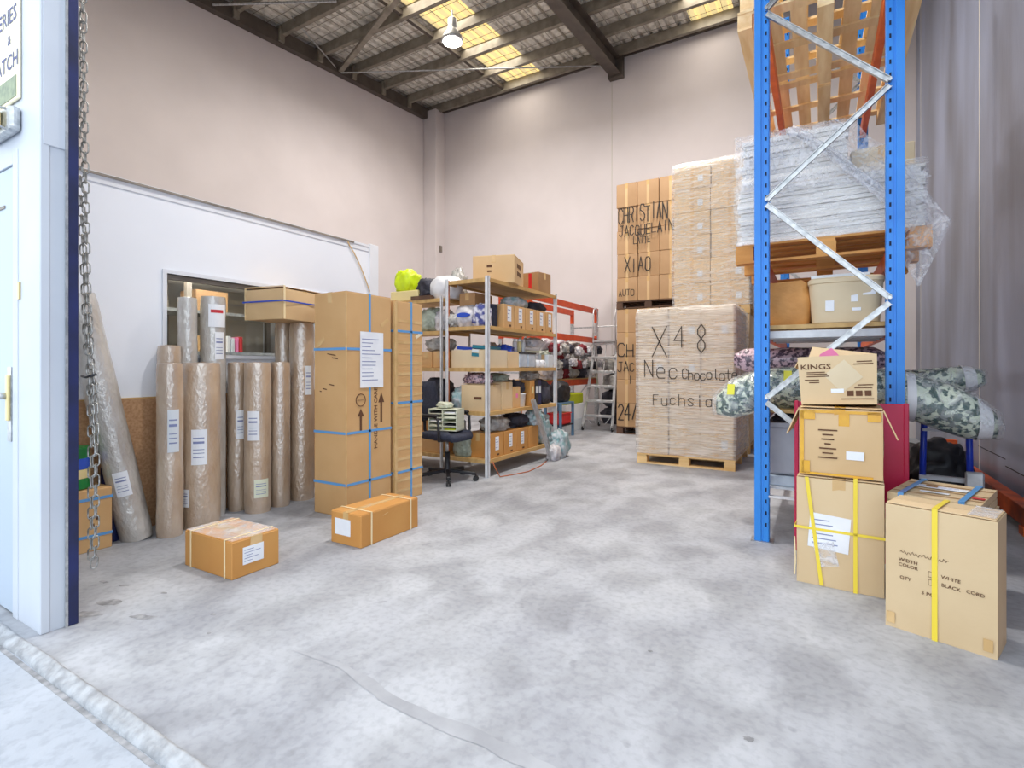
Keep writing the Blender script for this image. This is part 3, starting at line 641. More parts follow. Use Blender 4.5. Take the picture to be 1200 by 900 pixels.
MB().tube([(-.10, .0, 1.155), (-.02, -.012, 1.15), (.05, .0, 1.165)], .006, 8).build('tie', 'black_plastic', ch, smooth=True)
# sign and bulkhead lamp outside, left of the opening
t = thing('door_sign', 'cream sign with navy capitals on the front wall above the small door', 'sign', (-3.50, .928, 2.74))
szs = (.54, .012, .56); t.location = (-3.495, .922, 2.46)
MB().box((0, 0, .28), (.54, .012, .56)).build('board', 'sign_cream', t, bevel=.004)
f = face('-y', szs)
lettering(t, f, 'DELIVERIES', .0, .13, .105, 'sign_navy'); lettering(t, f, '&', .16, .02, .07, 'sign_navy'); lettering(t, f, 'DISPATCH', .03, -.09, .105, 'sign_navy')
sticker(t, f, 0, -.215, .5, .10, 'sign_green', 'lower_band')
t = thing('bulkhead_lamp', 'weathered bulkhead lamp with a yellowed lens under the sign', 'lamp', (-3.39, .93, 2.36))
MB().bb((-.17, -.05, -.06), (.17, 0, .06)).build('base', 'galv', t, bevel=.02, seg=2); MB().bb((-.12, -.11, -.045), (.10, -.05, .05)).build('lens', 'tin_cream', t, bevel=.02, seg=2)
for x in (.12, -.14): MB().tube([(x, -.04, -.05), (x, -.12, -.03), (x, -.12, .03), (x, -.04, .05)], .006, 6).build('guard', 'galv', t)
# ============================================================ SHELVES BY THE LEFT SIDE
def shelf_unit(name, label, x0, x1, y0, y1, zs_, ztop, post_w=.04):
    t = thing(name, label, 'shelf', (x0, y0, 0)); w, d = x1 - x0, y1 - y0
    for px in (0, w - post_w):
        for py in (0, d - post_w):
            p = MB().bb((px, py, 0), (px + post_w, py + .004, ztop)).bb((px if px == 0 else px + post_w - .004, py, 0), ((px + .004) if px == 0 else px + post_w, py + post_w, ztop)).build('post', 'post_white', t)
            MB().bb((px + .006, py + .006, 0), (px + post_w - .006, py + post_w - .006, ztop - .01)).build('post_lining', 'post_rust', p)
    for z in zs_:
        s = MB().bb((.004, .006, z), (w - .004, d - .006, z + .02)).build('shelf', 'shelf_board', t)
        MB().bb((.0, .03, z - .022), (.02, d - .03, z)).bb((w - .02, .03, z - .022), (w, d - .03, z)).bb((.02, .006, z - .022), (w - .02, .02, z)).build('edge_rail', 'shelf_board', s)
    return t
shelf_unit('storage_shelf', 'open storage shelf with white posts and wooden boards beside the office chair', -3.66, -3.08, 4.70, 6.42, (.17, .69, 1.17, 1.63, 2.15), 2.19)
shelf_unit('storage_shelf', 'crowded shelf behind the tall cartons, topped with bags and a yellow bundle', -4.62, -3.76, 4.76, 5.34, (.17, .69, 1.17, 1.60, 1.98), 2.02, .024)
def soft(name, label, cat, c, d, mat, amp=.16, seed=1, freq=2.2, rot=0, group=None):
    return tag(MB().blob((0, 0, 0), d, amp * 1.25, freq, seed, 4, .7, rot).build(name, mat, None, True, loc=c), label, cat, group)
# top shelf
sz = (.50, .52, .32)
b = carton('large pale carton lying askew on the top shelf board', sz, (-3.33, 5.32, 2.171), R(18), 'carton_pale', flaps='y')
sticker(b, face('-y', sz), -.05, .04, .06, .03, 'print_brown', 'print_mark'); sticker(b, face('-y', sz), -.05, -.02, .05, .02, 'print_brown', 'print_mark')
for i in range(8): sticker(b, face('+x', sz), -.10 + (i % 4) * .06, .06 - .09 * (i // 4), .045, .05, 'print_brown', 'print_mark')
sz = (.26, .30, .26); b = carton('reddish worn carton behind the large one on the top shelf', sz, (-3.24, 6.12, 2.171), R(-6), 'carton_old', flaps='x'); sticker(b, face('-y', sz), 0, 0, .05, .24, 'red', 'red_tape')
# fourth board
for i, (y, w_) in enumerate(((5.18, .25), (5.44, .25), (5.72, .27), (5.99, .25), (6.23, .19))):
    sz = (.30, w_ - .015, .27); k = ('first', 'second', 'third', 'fourth', 'last')[i]
    b = carton('archive carton with a white label on the upper shelf, %s from the chair end' % k, sz, (-3.25, y, 1.651), 0, 'carton', flaps='y', group='archive cartons on the upper shelf')
    sticker(b, face('+x', sz), .0, .03, .085, .17, 'paper', lines=3)
    sticker(b, face('+x', sz), .02, -.105, .04, .025, 'print_brown', 'print_mark')
t = thing('canister', 'dark blue cylinder canister on the upper shelf behind the near post', 'canister', (-3.21, 4.94, 1.651)); MB().lathe([(.078, 0), (.08, .006), (.08, .225), (.082, .23), (.082, .25), (.07, .255)], 26).build('body', 'navy_fabric', t, smooth=True); MB().lathe([(.083, .228), (.083, .254), (.02, .258)], 26).build('lid', 'navy_fabric', t, smooth=True)
carton('plain brown carton pushed deep into the upper shelf', (.22, .36, .40), (-3.50, 5.08, 1.651), 0, 'carton_old', flaps='y')
soft('cloth_bundle', 'teal and white cloths heaped on the archive cartons', 'cloth', (-3.25, 5.55, 1.93), (.26, .42, .13), 'cloth_teal', seed=3)
soft('cloth_bundle', 'dark folded cloths on the archive cartons at the far end', 'cloth', (-3.25, 6.05, 1.93), (.26, .40, .12), 'cloth_dark', seed=4)
soft('cloth_bundle', 'white bag with a blue oval print on the upper shelf end', 'bag', (-3.46, 4.86, 1.651), (.30, .26, .25), 'cloth_white', .10, 5)
o = bpy.data.objects['cloth_bundle.002']; m_ = MB()
m_.add([(.02 + .085 * math.cos(2 * math.pi * k / 20), -.135, .13 + .028 * math.sin(2 * math.pi * k / 20)) for k in range(20)] + [(.02 + .085 * math.cos(2 * math.pi * k / 20), -.10, .13 + .028 * math.sin(2 * math.pi * k / 20)) for k in range(20)], [tuple(range(20))] + [(k, (k + 1) % 20, 20 + (k + 1) % 20, 20 + k) for k in range(20)]).build('oval_print', 'strap_deep', o)
soft('cloth_bundle', 'blue and white patterned bundle on the upper shelf by the post', 'cloth', (-3.24, 4.83, 1.651), (.21, .18, .26), 'cloth_blue', .2, 6)
soft('cloth_bundle', 'rumpled clear plastic hanging over the upper shelf edge', 'plastic', (-3.60, 4.78, 1.655), (.18, .16, .14), 'cloth_grey', .25, 7)
# third board
def open_box(name, label, sz, loc, rz, mat, cat='box', t_=.006, flare=0.0, rot=None, group=None):
    w, d, h = sz; r = thing(name, label, cat, loc, rz, group, rot); m_ = MB(); a, bb, A, B = w / 2, d / 2, w / 2 * (1 + flare), d / 2 * (1 + flare)
    P = lambda x, y, z: (x, y, z)
    vs = [P(-a, -bb, 0), P(a, -bb, 0), P(a, bb, 0), P(-a, bb, 0), P(-A, -B, h), P(A, -B, h), P(A, B, h), P(-A, B, h), P(-A + t_, -B + t_, h), P(A - t_, -B + t_, h), P(A - t_, B - t_, h), P(-A + t_, B - t_, h), P(-a + t_, -bb + t_, t_), P(a - t_, -bb + t_, t_), P(a - t_, bb - t_, t_), P(-a + t_, bb - t_, t_)]
    fs = [(0, 3, 2, 1)] + [(i, (i + 1) % 4, 4 + (i + 1) % 4, 4 + i) for i in range(4)] + [(4 + i, 4 + (i + 1) % 4, 8 + (i + 1) % 4, 8 + i) for i in range(4)] + [(8 + i, 8 + (i + 1) % 4, 12 + (i + 1) % 4, 12 + i) for i in range(4)] + [(12, 13, 14, 15)]
    m_.add(vs, fs).build('body', mat, r); return r
open_box('open_carton', 'wide open cream carton on the middle shelf end', (.50, .40, .20), (-3.36, 4.95, 1.191), 0, 'carton_open')
for i, (x, y, w_, d_, mt, lb) in enumerate(((-3.46, 4.92, .20, .3, 'strap_deep', 'deep blue folder lying in the open cream carton'), (-3.24, 4.90, .20, .3, 'teal', 'teal folder lying in the open cream carton by the post'))):
    t = thing('folder', lb, 'folder', (x, y, 1.30 + .01 * i), rot=(R(0), R(6), R(4 * i)))
    for k in range(3): MB().box((0, 0, .02 + k * .045), (w_, d_, .036)).build('cover' if k % 2 == 0 else 'sheets', mt if k % 2 == 0 else 'paper_dull', t)
open_box('open_carton', 'tan open carton behind the near post on the middle shelf', (.26, .26, .19), (-3.24, 5.30, 1.191), 0, 'carton_tan')
soft('cloth_bundle', 'bright blue cloth in the tan carton on the middle shelf', 'cloth', (-3.24, 5.30, 1.30), (.22, .22, .16), 'strap_deep', .2, 9)
for i, y in enumerate((5.52, 5.74)):
    t = thing('storage_tub', 'clear plastic tub with a black lid on the middle shelf, %s the white mugs' % ('farther from' if i == 0 else 'next to'), 'tub', (-3.20, y, 1.191)); MB().box((0, 0, .085), (.20, .20, .17)).build('body', 'clear_plastic', t, bevel=.015, seg=2); MB().box((0, 0, .178), (.21, .21, .02)).build('lid', 'black_plastic', t, bevel=.004)
for i, y in enumerate((5.93, 6.05)):
    t = thing('mug', 'white mug with a round handle on the middle shelf, %s' % ('left one' if i == 0 else 'right one'), 'mug', (-3.14, y, 1.191), group='mugs on the middle shelf'); MB().lathe([(.04, 0), (.045, .005), (.045, .10), (.041, .10), (.041, .01), (.005, .008)], 22).build('body', 'white_plastic', t, smooth=True)
    MB().tube([(.044 + .028 * math.sin(a), 0, .05 - .03 * math.cos(a)) for a in [math.pi * k / 10 for k in range(11)]], .007, 8).build('handle', 'white_plastic', t, smooth=True)
carton('white printed carton behind the mugs on the middle shelf', (.2, .3, .16), (-3.34, 6.02, 1.191), 0, 'paper', flaps='y'); carton('small white and pink carton at the far end of the middle shelf', (.16, .14, .17), (-3.18, 6.26, 1.191), 0, 'paper_dull', flaps='y')
for i, (y, mt, lb) in enumerate(((5.46, 'cloth_white', 'pale spray can on the lids of the clear tubs, first'), (5.56, 'tin_cream', 'cream spray can on the lids of the clear tubs, middle'), (5.66, 'paper_dull', 'grey spray can on the lids of the clear tubs, last'))):
    t = thing('spray_can', lb, 'can', (-3.2, y + .02, 1.379)); MB().lathe([(.028, 0), (.03, .004), (.03, .12), (.02, .135)], 18).build('body', mt, t, smooth=True); MB().lathe([(.021, .135), (.021, .165), (.01, .167)], 14).build('cap', 'white_plastic', t, smooth=True)
for i in range(3):
    tag(MB().box((0, 0, .014), (.24, .38, .026)).build('binder', ('paper_dull', 'cream_plastic', 'paper')[i], None, bevel=.003, loc=(-3.36, 6.02, 1.36 + i * .029)), 'flat pale binder on the white carton, %s of three' % ('lowest', 'middle', 'topmost')[i], 'binder')
# second board
sz = (.34, .30, .29); b = carton('worn tan carton on the low shelf by the near post', sz, (-3.29, 4.88, .711), R(3), 'carton_tan', flaps='x', bulge=.008); sticker(b, face('-y', sz), .05, .0, .10, .03, 'print_brown', 'print_mark', off=.009)
sz = (.30, .24, .31); b = carton('tan carton with a square stamp, second on the low shelf', sz, (-3.27, 5.17, .711), 0, 'carton_tan', flaps='x')
sz = (.26, .17, .25); b = carton('narrow carton with a pink sticker on the low shelf beside the bucket', sz, (-3.25, 5.39, .711), 0, 'carton', flaps='x'); sticker(b, face('+x', sz), 0, .02, .05, .05, 'pink')
t = thing('bucket', 'white plastic bucket on the low shelf under dark cloth', 'bucket', (-3.20, 5.57, .711)); MB().lathe([(.072, 0), (.076, .004), (.088, .15), (.092, .15), (.092, .165), (.084, .165), (.07, .01)], 26).build('body', 'white_plastic', t, smooth=True); MB().tube([(.0, -.09 * math.cos(a), .15 - .05 * math.sin(a) + .0) for a in [math.pi * k / 10 for k in range(11)]], .003, 6).build('handle', 'galv', t)
soft('cloth_bundle', 'dark navy cloth heaped over the white bucket', 'cloth', (-3.26, 5.55, .88), (.24, .26, .16), 'cloth_dark', .2, 11)
for i, (y, mt, lb) in enumerate(((5.76, 'carton_orange', 'orange-tan upright file box on the low shelf'), (5.87, 'black_plastic', 'black upright file box on the low shelf'), (5.955, 'navy', 'navy upright file box on the low shelf'))):
    t = thing('file_box', lb, 'file box', (-3.23, y, .711)); MB().box((0, 0, .16), (.25, .085 if i else .11, .32)).build('body', mt, t, bevel=.004); MB().box((.127, 0, .2), (.002, .05, .09)).build('label_sheet', 'tin_cream' if not i else 'paper_dull', t)
soft('cloth_bundle', 'blue-black bag in clear plastic at the far end of the low shelf', 'bag', (-3.22, 6.19, .711), (.24, .30, .32), 'cloth_dark', .12, 12); soft('cloth_bundle', 'white plastic wad on top of the far file boxes', 'plastic', (-3.25, 5.95, 1.04), (.2, .35, .12), 'cloth_grey', .25, 13)
# lowest board
for i, y in enumerate((4.93, 5.225, 5.51, 5.80)):
    sz = (.34, .27, .265); k = ('nearest the chair', 'second', 'third', 'fourth')[i]
    b = carton('low shelf carton with a white label, %s on the bottom board' % k, sz, (-3.28, y, .191), R((0, 1, -1, 2)[i]), 'carton_orange', flaps='y', group='cartons on the bottom shelf board')
    if i < 3: sticker(b, face('+x', sz), .0, .02, .075, .15, 'paper', lines=4); sticker(b, face('+x', sz), .02, -.105, .05, .02, 'print_brown', 'print_mark')
soft('cloth_bundle', 'grey plastic-bagged clothes on the bottom cartons, near half', 'bag', (-3.27, 5.13, .462), (.28, .40, .16), 'cloth_grey', .22, 15); soft('cloth_bundle', 'dark bagged clothes on the bottom cartons, far half', 'bag', (-3.28, 5.60, .462), (.28, .42, .17), 'cloth_dark', .22, 16)
soft('cloth_bundle', 'white-blue plastic bag at the far end of the bottom board', 'bag', (-3.22, 6.17, .191), (.26, .34, .40), 'cloth_teal', .2, 17)
soft('cloth_bundle', 'crumpled grey plastic on the floor at the far shelf post', 'plastic', (-2.98, 6.28, 0), (.20, .36, .36), 'cloth_teal', .28, 18)
t = thing('metal_channel', 'light metal channel leaning against the low shelf', 'rail', (0, 0, 0)); MB().bar((-2.955, 5.98, .012), (-3.05, 5.64, .80), .07, .006, (1, 0, 0)).build('web', 'silver', t); MB().bar((-2.935, 5.955, .012), (-3.03, 5.615, .80), .006, .03, (1, 0, 0)).bar((-2.945, 6.02, .012), (-3.04, 5.68, .80), .006, .03, (1, 0, 0)).build('flange', 'silver', t)
tag(MB().tube([(-3.06, 4.76, .17), (-3.04, 4.78, .10), (-2.99, 4.80, .006), (-2.93, 4.95, .006), (-2.86, 5.2, .006), (-2.90, 5.6, .006), (-2.98, 5.9, .006)], .006, 6).build('cord', 'post_rust', smooth=True), 'thin brown cord trailing from the bottom shelf onto the floor', 'cord')
# crowded shelf behind
soft('cloth_bundle', 'fluorescent yellow bundle on top of the crowded shelf by the partition end', 'bag', (-4.44, 4.95, 2.14), (.30, .30, .28), 'hi_vis', .14, 21)
tag(MB().box((0, 0, .065), (.44, .40, .128)).build('foam_slab', 'tin_cream', None, bevel=.01, loc=(-4.38, 5.0, 2.002)), 'cream foam slab under the fluorescent yellow bundle', 'foam')
soft('cloth_bundle', 'black strapped bag on top of the crowded shelf', 'bag', (-4.10, 4.95, 2.05), (.27, .28, .24), 'cloth_dark', .2, 22)
tag(MB().box((0, 0, .022), (.3, .4, .044)).build('wood_offcut', 'pallet_dark', None, loc=(-4.08, 4.96, 2.002)), 'dark wood offcut under the black bag on the crowded shelf', 'wood')
soft('cloth_bundle', 'big white sack on top of the crowded shelf', 'bag', (-3.84, 4.96, 2.002), (.40, .34, .29), 'white_plastic', .08, 23, 1.6)
soft('cloth_bundle', 'clear crumpled plastic beside the white sack on the crowded shelf', 'plastic', (-3.86, 5.22, 2.002), (.22, .2, .40), 'cloth_grey', .3, 24)
soft('cloth_bundle', 'pale green plastic bag on the second board of the crowded shelf', 'bag', (-4.02, 4.94, 1.621), (.30, .28, .30), 'cloth_green', .15, 25); soft('cloth_bundle', 'crumpled white plastic on the second board of the crowded shelf', 'plastic', (-3.83, 4.93, 1.621), (.20, .26, .26), 'cloth_white', .25, 26)
for x, lb in ((-4.02, 'brown carton on the middle board of the crowded shelf, left one'), (-3.84, 'brown carton on the middle board of the crowded shelf, right one')): carton(lb, (.155, .3, .19), (x, 4.95, 1.191), 0, 'carton', flaps='y')
soft('cloth_bundle', 'grey cloth on the brown cartons of the crowded shelf', 'cloth', (-3.92, 4.95, 1.386), (.34, .28, .17), 'cloth_grey', .2, 27)
soft('cloth_bundle', 'navy bundle on the low board of the crowded shelf', 'bag', (-3.95, 4.95, .711), (.36, .32, .36), 'cloth_dark', .12, 28)
carton('wide carton on the bottom board of the crowded shelf, behind the chair base', (.60, .40, .24), (-4.10, 5.0, .191), 0, 'carton', flaps='x')
carton('small carton stacked on the wide carton behind the chair base', (.40, .34, .17), (-4.0, 5.0, .436), 0, 'carton_orange', flaps='x')
for i, (c, d, mt, lb) in enumerate((((-3.52, 4.84, .711), (.22, .24, .26), 'cloth_teal', 'clear bluish bag on the low shelf left of the worn tan carton'), ((-3.34, 4.90, 1.013), (.34, .26, .12), 'pink_print', 'speckled cloth pile on top of the worn tan carton'), ((-3.28, 5.20, 1.03), (.26, .26, .10), 'cloth_green', 'olive cloth on top of the second tan carton'),
        ((-3.60, 5.35, .711), (.18, .6, .34), 'cloth_grey', 'grey bags pushed to the back of the low shelf'), ((-3.58, 5.6, 1.191), (.16, .6, .30), 'cloth_white', 'white bags pushed to the back of the middle shelf'), ((-3.24, 6.03, 1.46), (.20, .40, .12), 'cloth_white', 'white packets on the binders of the middle shelf'),
        ((-3.60, 5.8, 1.651), (.14, .5, .30), 'cloth_dark', 'dark clothes behind the archive cartons'), ((-3.56, 4.80, .455), (.18, .18, .16), 'cloth_grey', 'grey plastic scrap on the wire roll beside the chair'), ((-3.17, 5.90, .46), (.22, .26, .20), 'cloth_teal', 'light blue bagged cloth above the fourth bottom carton'),
        ((-2.95, 6.05, 0), (.16, .22, .20), 'cloth_white', 'small white plastic scrap on the floor by the leaning channel'))):
    soft('cloth_bundle', lb, 'cloth', c, d, mt, .24, 130 + i, 2.6)
# ------------------------------------------------------------ office chair and what lies on it
t = thing('office_chair', 'black swivel office chair with armrests at the end of the shelf', 'chair', (-3.40, 4.40, 0), R(2))
for k in range(5):
    a = R(20 + 72 * k); c_, s_ = math.cos(a), math.sin(a)
    l_ = MB().bar((.03 * c_, .03 * s_, .105), (.31 * c_, .31 * s_, .078), .042, .034).build('base_leg', 'black_plastic', t, bevel=.006)
    cs = MB().cyl((.31 * c_ - .022 * s_, .31 * s_ + .022 * c_, .028), (.31 * c_ - .006 * s_, .31 * s_ + .006 * c_, .028), .028, 16).cyl((.31 * c_ + .006 * s_, .31 * s_ - .006 * c_, .028), (.31 * c_ + .022 * s_, .31 * s_ - .022 * c_, .028), .028, 16).cyl((.31 * c_, .31 * s_, .03), (.31 * c_, .31 * s_, .075), .01, 8)
    cs.build('castor', 'rubber', l_)
MB().lathe([(.045, .08), (.045, .12), (.03, .14), (.028, .30)], 18).build('gas_lift_cover', 'black_plastic', t, smooth=True); MB().cyl((0, 0, .29), (0, 0, .43), .015, 12).build('gas_lift', 'galv', t, smooth=True)
MB().bb((-.12, -.09, .42), (.10, .09, .45)).build('tilt_plate', 'black_plastic', t, bevel=.008)
m_ = MB(); n = 40
def sq(a, e=.62): return math.copysign(abs(math.cos(a)) ** e, math.cos(a)), math.copysign(abs(math.sin(a)) ** e, math.sin(a))
prof = ((.80, .445), (.96, .455), (1.0, .475), (1.0, .50), (.95, .515), (.75, .525), (.3, .522)); vs = []
for k, z in prof:
    for j in range(n): x, y = sq(2 * math.pi * j / n); vs.append((.245 * k * x, .235 * k * y, z - (.02 if x > .8 else 0)))
m_.add(vs, [(i * n + j, i * n + (j + 1) % n, (i + 1) * n + (j + 1) % n, (i + 1) * n + j) for i in range(len(prof) - 1) for j in range(n)] + [tuple(range(n))[::-1], tuple(range((len(prof) - 1) * n, len(prof) * n))]).build('seat', 'navy_fabric', t, smooth=True)
m_ = MB(); vs = []
for off in (-.03, .03):
    for i in range(9):
        for j in range(9):
            y = (i / 8 - .5) * .42; z = .62 + j / 8 * .42; e = max(abs(i - 4), abs(j - 4)) / 4; vs.append((-.27 + off * (1 - .6 * e ** 4) - .06 * (j / 8) + .5 * y * y, y * (1 - .12 * (abs(j - 4) / 4) ** 3), z))
fs = []
for i in range(8):
    for j in range(8): fs += [(i * 9 + j, i * 9 + j + 1, (i + 1) * 9 + j + 1, (i + 1) * 9 + j), (81 + i * 9 + j, 81 + (i + 1) * 9 + j, 81 + (i + 1) * 9 + j + 1, 81 + i * 9 + j + 1)]
ring = [i * 9 for i in range(9)] + [72 + j for j in range(1, 9)] + [i * 9 + 8 for i in range(7, -1, -1)] + [j for j in range(7, 0, -1)]
fs += [(ring[k], ring[(k + 1) % len(ring)], 81 + ring[(k + 1) % len(ring)], 81 + ring[k]) for k in range(len(ring))]
m_.add(vs, fs).build('backrest', 'navy_fabric', t, smooth=True)
MB().tube([(-.08, 0, .435), (-.24, 0, .44), (-.30, 0, .52), (-.31, 0, .80)], .016, 10).build('back_bracket', 'black_plastic', t, smooth=True)
for s_ in (-1, 1):
    a_ = MB().tube([(.08, s_ * .12, .44), (.08, s_ * .26, .45), (.10, s_ * .285, .52), (.09, s_ * .285, .66), (.05, s_ * .28, .695), (-.16, s_ * .28, .70), (-.20, s_ * .28, .66)], .014, 8).build('armrest', 'black_plastic', t, smooth=True)
    MB().bb((-.15, s_ * .28 - .028, .695), (.08, s_ * .28 + .028, .72)).build('arm_pad', 'black_plastic', a_, bevel=.008)
t = thing('drawer_organizer', 'pale plastic drawer organizer standing on the office chair seat', 'organizer', (-3.43, 4.42, .528), R(14))
m_ = MB().box((-.16, 0, .115), (.012, .2, .23)).box((.16, 0, .115), (.012, .2, .23)).box((0, 0, .115), (.012, .2, .23)).box((0, .096, .115), (.32, .008, .23)); m_.build('carcass', 'cream_plastic', t)
for k in range(6): MB().box((0, 0, .006 + k * .0436), (.332, .2, .010)).build('shelf', 'cream_plastic', t)
for k in range(5):
    for x in (-.08, .08):
        if (k + (x > 0)) % 3: MB().box((x, -.01, .016 + k * .0436), (.12, .17, .018)).build('tray_contents', ('room_grey', 'lime', 'cream_plastic', 'black_plastic', 'paper')[(k * 2 + (x > 0)) % 5], t)
soft('cloth_bundle', 'pale yellow-green cloth on top of the drawer organizer', 'cloth', (-3.45, 4.42, .766), (.17, .15, .06), 'cream_plastic', .25, 31)
soft('cloth_bundle', 'round greenish wire roll beside the chair on the bottom shelf end', 'roll', (-3.48, 4.80, .19), (.24, .14, .30), 'cloth_green', .15, 32)
# ------------------------------------------------------------ orange rack at the back with bagged stock
t = thing('pallet_rack', 'red-orange beam rack with grey uprights in the far left corner', 'rack', (-4.70, 7.5, 0))
for y in (0, 2.96):
    for x in (0, .56):
        p = MB().bb((x, y, 0), (x + .06, y + .06, 2.36)).build('upright', 'cloth_green' if False else 'galv', t); MB().bb((x - .002, y - .004, 2.14), (x + .064, y + .064, 2.44)).bb((x - .002, y - .004, 1.68), (x + .064, y + .064, 1.86)).build('beam_connector', 'rack_red', p)
    for z in (.4, 1.1, 2.05): MB().bar((.06, y + .03, z), (.56, y + .03, z), .03, .03).build('frame_brace', 'galv', t)
    for z in (.4, 1.1): MB().bar((.06, y + .03, z + .02), (.56, y + .03, z + .66), .03, .02).build('frame_brace', 'galv', t)
for z in (.90, 1.76, 2.38):
    for x in (0.01, .57): MB().bb((x, .06, z - .055), (x + .045, 2.96, z + .055)).build('beam', 'rack_red', t)
MB().bb((.0, .06, .957), (.62, 2.96, .975)).build('deck', 'shelf_board', t)
NB = [((.0, 8.25, .976), 'cloth_white', 'white bagged bundle on the orange rack, bottom row, first'), ((.0, 8.62, .976), 'cloth_white', 'big pale plastic bag on the orange rack, bottom row, second'), ((.0, 9.0, .976), 'cloth_red', 'dark red bundle on the orange rack, bottom row, third'), ((.0, 9.38, .976), 'cloth_grey', 'grey bagged bundle on the orange rack, bottom row, fourth'), ((.0, 9.76, .976), 'cloth_dark', 'dark bundle on the orange rack, bottom row, fifth'), ((.0, 10.15, .976), 'cloth_white', 'white bagged bundle on the orange rack, bottom row, last'),
      ((-.03, 8.35, 1.24), 'cloth_green', 'grey-green bag on the orange rack, upper row, first'), ((-.03, 8.75, 1.24), 'cloth_red', 'dark red bundle on the orange rack, upper row, second'), ((-.03, 9.15, 1.24), 'cloth_white', 'white bundle on the orange rack, upper row, third'), ((-.03, 9.55, 1.24), 'cloth_grey', 'silver-grey bundle on the orange rack, upper row, fourth'), ((-.03, 9.95, 1.24), 'cloth_white', 'crumpled white bundle on the orange rack, upper row, last'),
      ((-.05, 8.5, 1.48), 'cloth_blue' if False else 'cloth_white', 'long white bag on top of the pile on the orange rack, near'), ((-.05, 9.05, 1.48), 'cloth_white', 'pale lilac bag on top of the pile on the orange rack, middle'), ((-.05, 9.6, 1.48), 'cloth_grey', 'grey bag on top of the pile on the orange rack, far')]
for i, (p, mt, lb) in enumerate(NB): soft('bagged_bundle', lb, 'bag', (-4.33 + p[0] + .03 * math.sin(i * 2.1), p[1], p[2]), (.50, .40 if i < 11 else .5, .28 if i < 11 else .24), mt, .2, 40 + i, 2.6, group='bagged stock on the orange rack')
for i, (x, z, mt, lb) in enumerate(((-3.72, 0, 'cloth_dark', 'dark heap on the floor behind the step ladder'), (-3.70, .36, 'cloth_dark', 'dark bundle in the heap behind the step ladder'), (-3.68, .72, 'cloth_grey', 'grey bundle in the heap behind the step ladder'), (-3.70, 1.08, 'cloth_grey', 'silvery bundle topping the heap behind the step ladder'))):
    soft('bagged_bundle', lb, 'bag', (x, 10.68, z), (.66, .46, .36), mt, .15, 60 + i, 2.4)
for i in range(18):
    y_ = 8.15 + (i % 9) * .27 + .05 * math.sin(i * 3); z_ = (1.18, 1.44)[i // 9] + .03 * math.cos(i * 2.2)
    soft('plastic_wad', '%s wad, %s row on the orange rack, %s from the near end' % (('crumpled white', 'crumpled grey', 'dark', 'loose white', 'dark red')[i % 5], ('lower', 'upper')[i // 9], ('first', 'second', 'third', 'fourth', 'fifth', 'sixth', 'seventh', 'eighth', 'last')[i % 9]), 'plastic', (-4.02 + .03 * math.sin(i * 5), y_, z_), (.17, .24, .17), ('cloth_white', 'cloth_grey', 'cloth_dark', 'cloth_white', 'cloth_red')[i % 5], .32, 100 + i, 2.4, group='plastic wads on the orange rack')
t = thing('steel_table', 'small blue-grey steel table beside the far shelf post', 'table', (-4.02, 7.86, 0))
MB().bb((0, 0, .57), (.32, .54, .60)).build('table_top', 'steel_blue', t, bevel=.004)
for x in (0, .28):
    for y in (0, .50): MB().bb((x, y, 0), (x + .04, y + .04, .57)).build('leg', 'steel_blue', t)
MB().bb((.0, .04, .2), (.32, .5, .22)).build('lower_shelf', 'black_plastic', t)
soft('bagged_bundle', 'black bag of stock on the blue-grey table', 'bag', (-3.86, 8.13, .602), (.32, .5, .36), 'black_plastic', .12, 70)
t = thing('red_tub', 'red plastic tub under the blue-grey table', 'tub', (-3.86, 8.12, .222)); MB().box((0, 0, .09), (.28, .40, .18)).build('body', 'red', t, bevel=.02, seg=2); MB().box((0, 0, .185), (.30, .42, .02)).build('rim', 'red', t, bevel=.004)
tag(MB().box((0, 0, .10), (.34, .8, .20)).build('lime_case', 'lime', None, bevel=.02, loc=(-4.16, 9.1, .50)), 'yellow-green flat case under the orange rack', 'case')
carton('white flat carton under the yellow-green case by the ladder', (.36, .9, .28), (-4.16, 9.1, .215), 0, 'paper', flaps='y'); carton('grey low carton at the bottom of the pile under the orange rack', (.38, .95, .21), (-4.16, 9.1, 0), 0, 'paper_dull', flaps='y')
# ------------------------------------------------------------ mobile step ladder
t = thing('step_ladder', 'aluminium mobile step ladder standing beside the far carton stack', 'ladder', (.135, -.36, 0))
A = [Vector((-4.0, 9.55, .09)), Vector((-3.42, 9.55, .09))]; T = [Vector((-3.93, 9.98, 1.66)), Vector((-3.48, 9.98, 1.66))]
for k in (0, 1):
    MB().bar(A[k], T[k], .05, .028, (0, 1, 0)).build('rail', 'silver', t)
    bk = (-3.99 if k == 0 else -3.42); MB().bar((bk, 10.35, .09), T[k] + Vector((0, .05, 0)), .03, .022, (0, 1, 0)).build('rear_leg', 'silver', t)
    tx = T[k].x; MB().tube([T[k] + Vector((0, -.05, -.35)), (tx, 9.86, 2.15), (tx, 9.92, 2.32), (tx, 10.02, 2.36), (tx, 10.12, 2.30), (tx, 10.12, 1.66)], .014, 8).build('handrail', 'silver', t, smooth=True)
    for y in (9.53, 10.35):
        x = A[k].x if y < 10 else bk; w_ = MB().cyl((x - .012, y, .04), (x + .012, y, .04), .04, 16).build('wheel', 'rubber', t); MB().bar((x, y, .04), (x, y, .12), .05, .03).build('wheel_bracket', 'galv', w_)
    MB().bar(A[k] + Vector((0, 0, .22)), Vector((A[k].x + (.16 if k == 0 else -.16), 9.57, .12)), .018, .012).build('stay', 'silver', t)
for k in range(6):
    f = .12 + k * .175; p, q = A[0].lerp(T[0], f), A[1].lerp(T[1], f); MB().box((p + q) / 2, ((q - p).length, .12, .045)).build('tread', 'silver', t, bevel=.004)
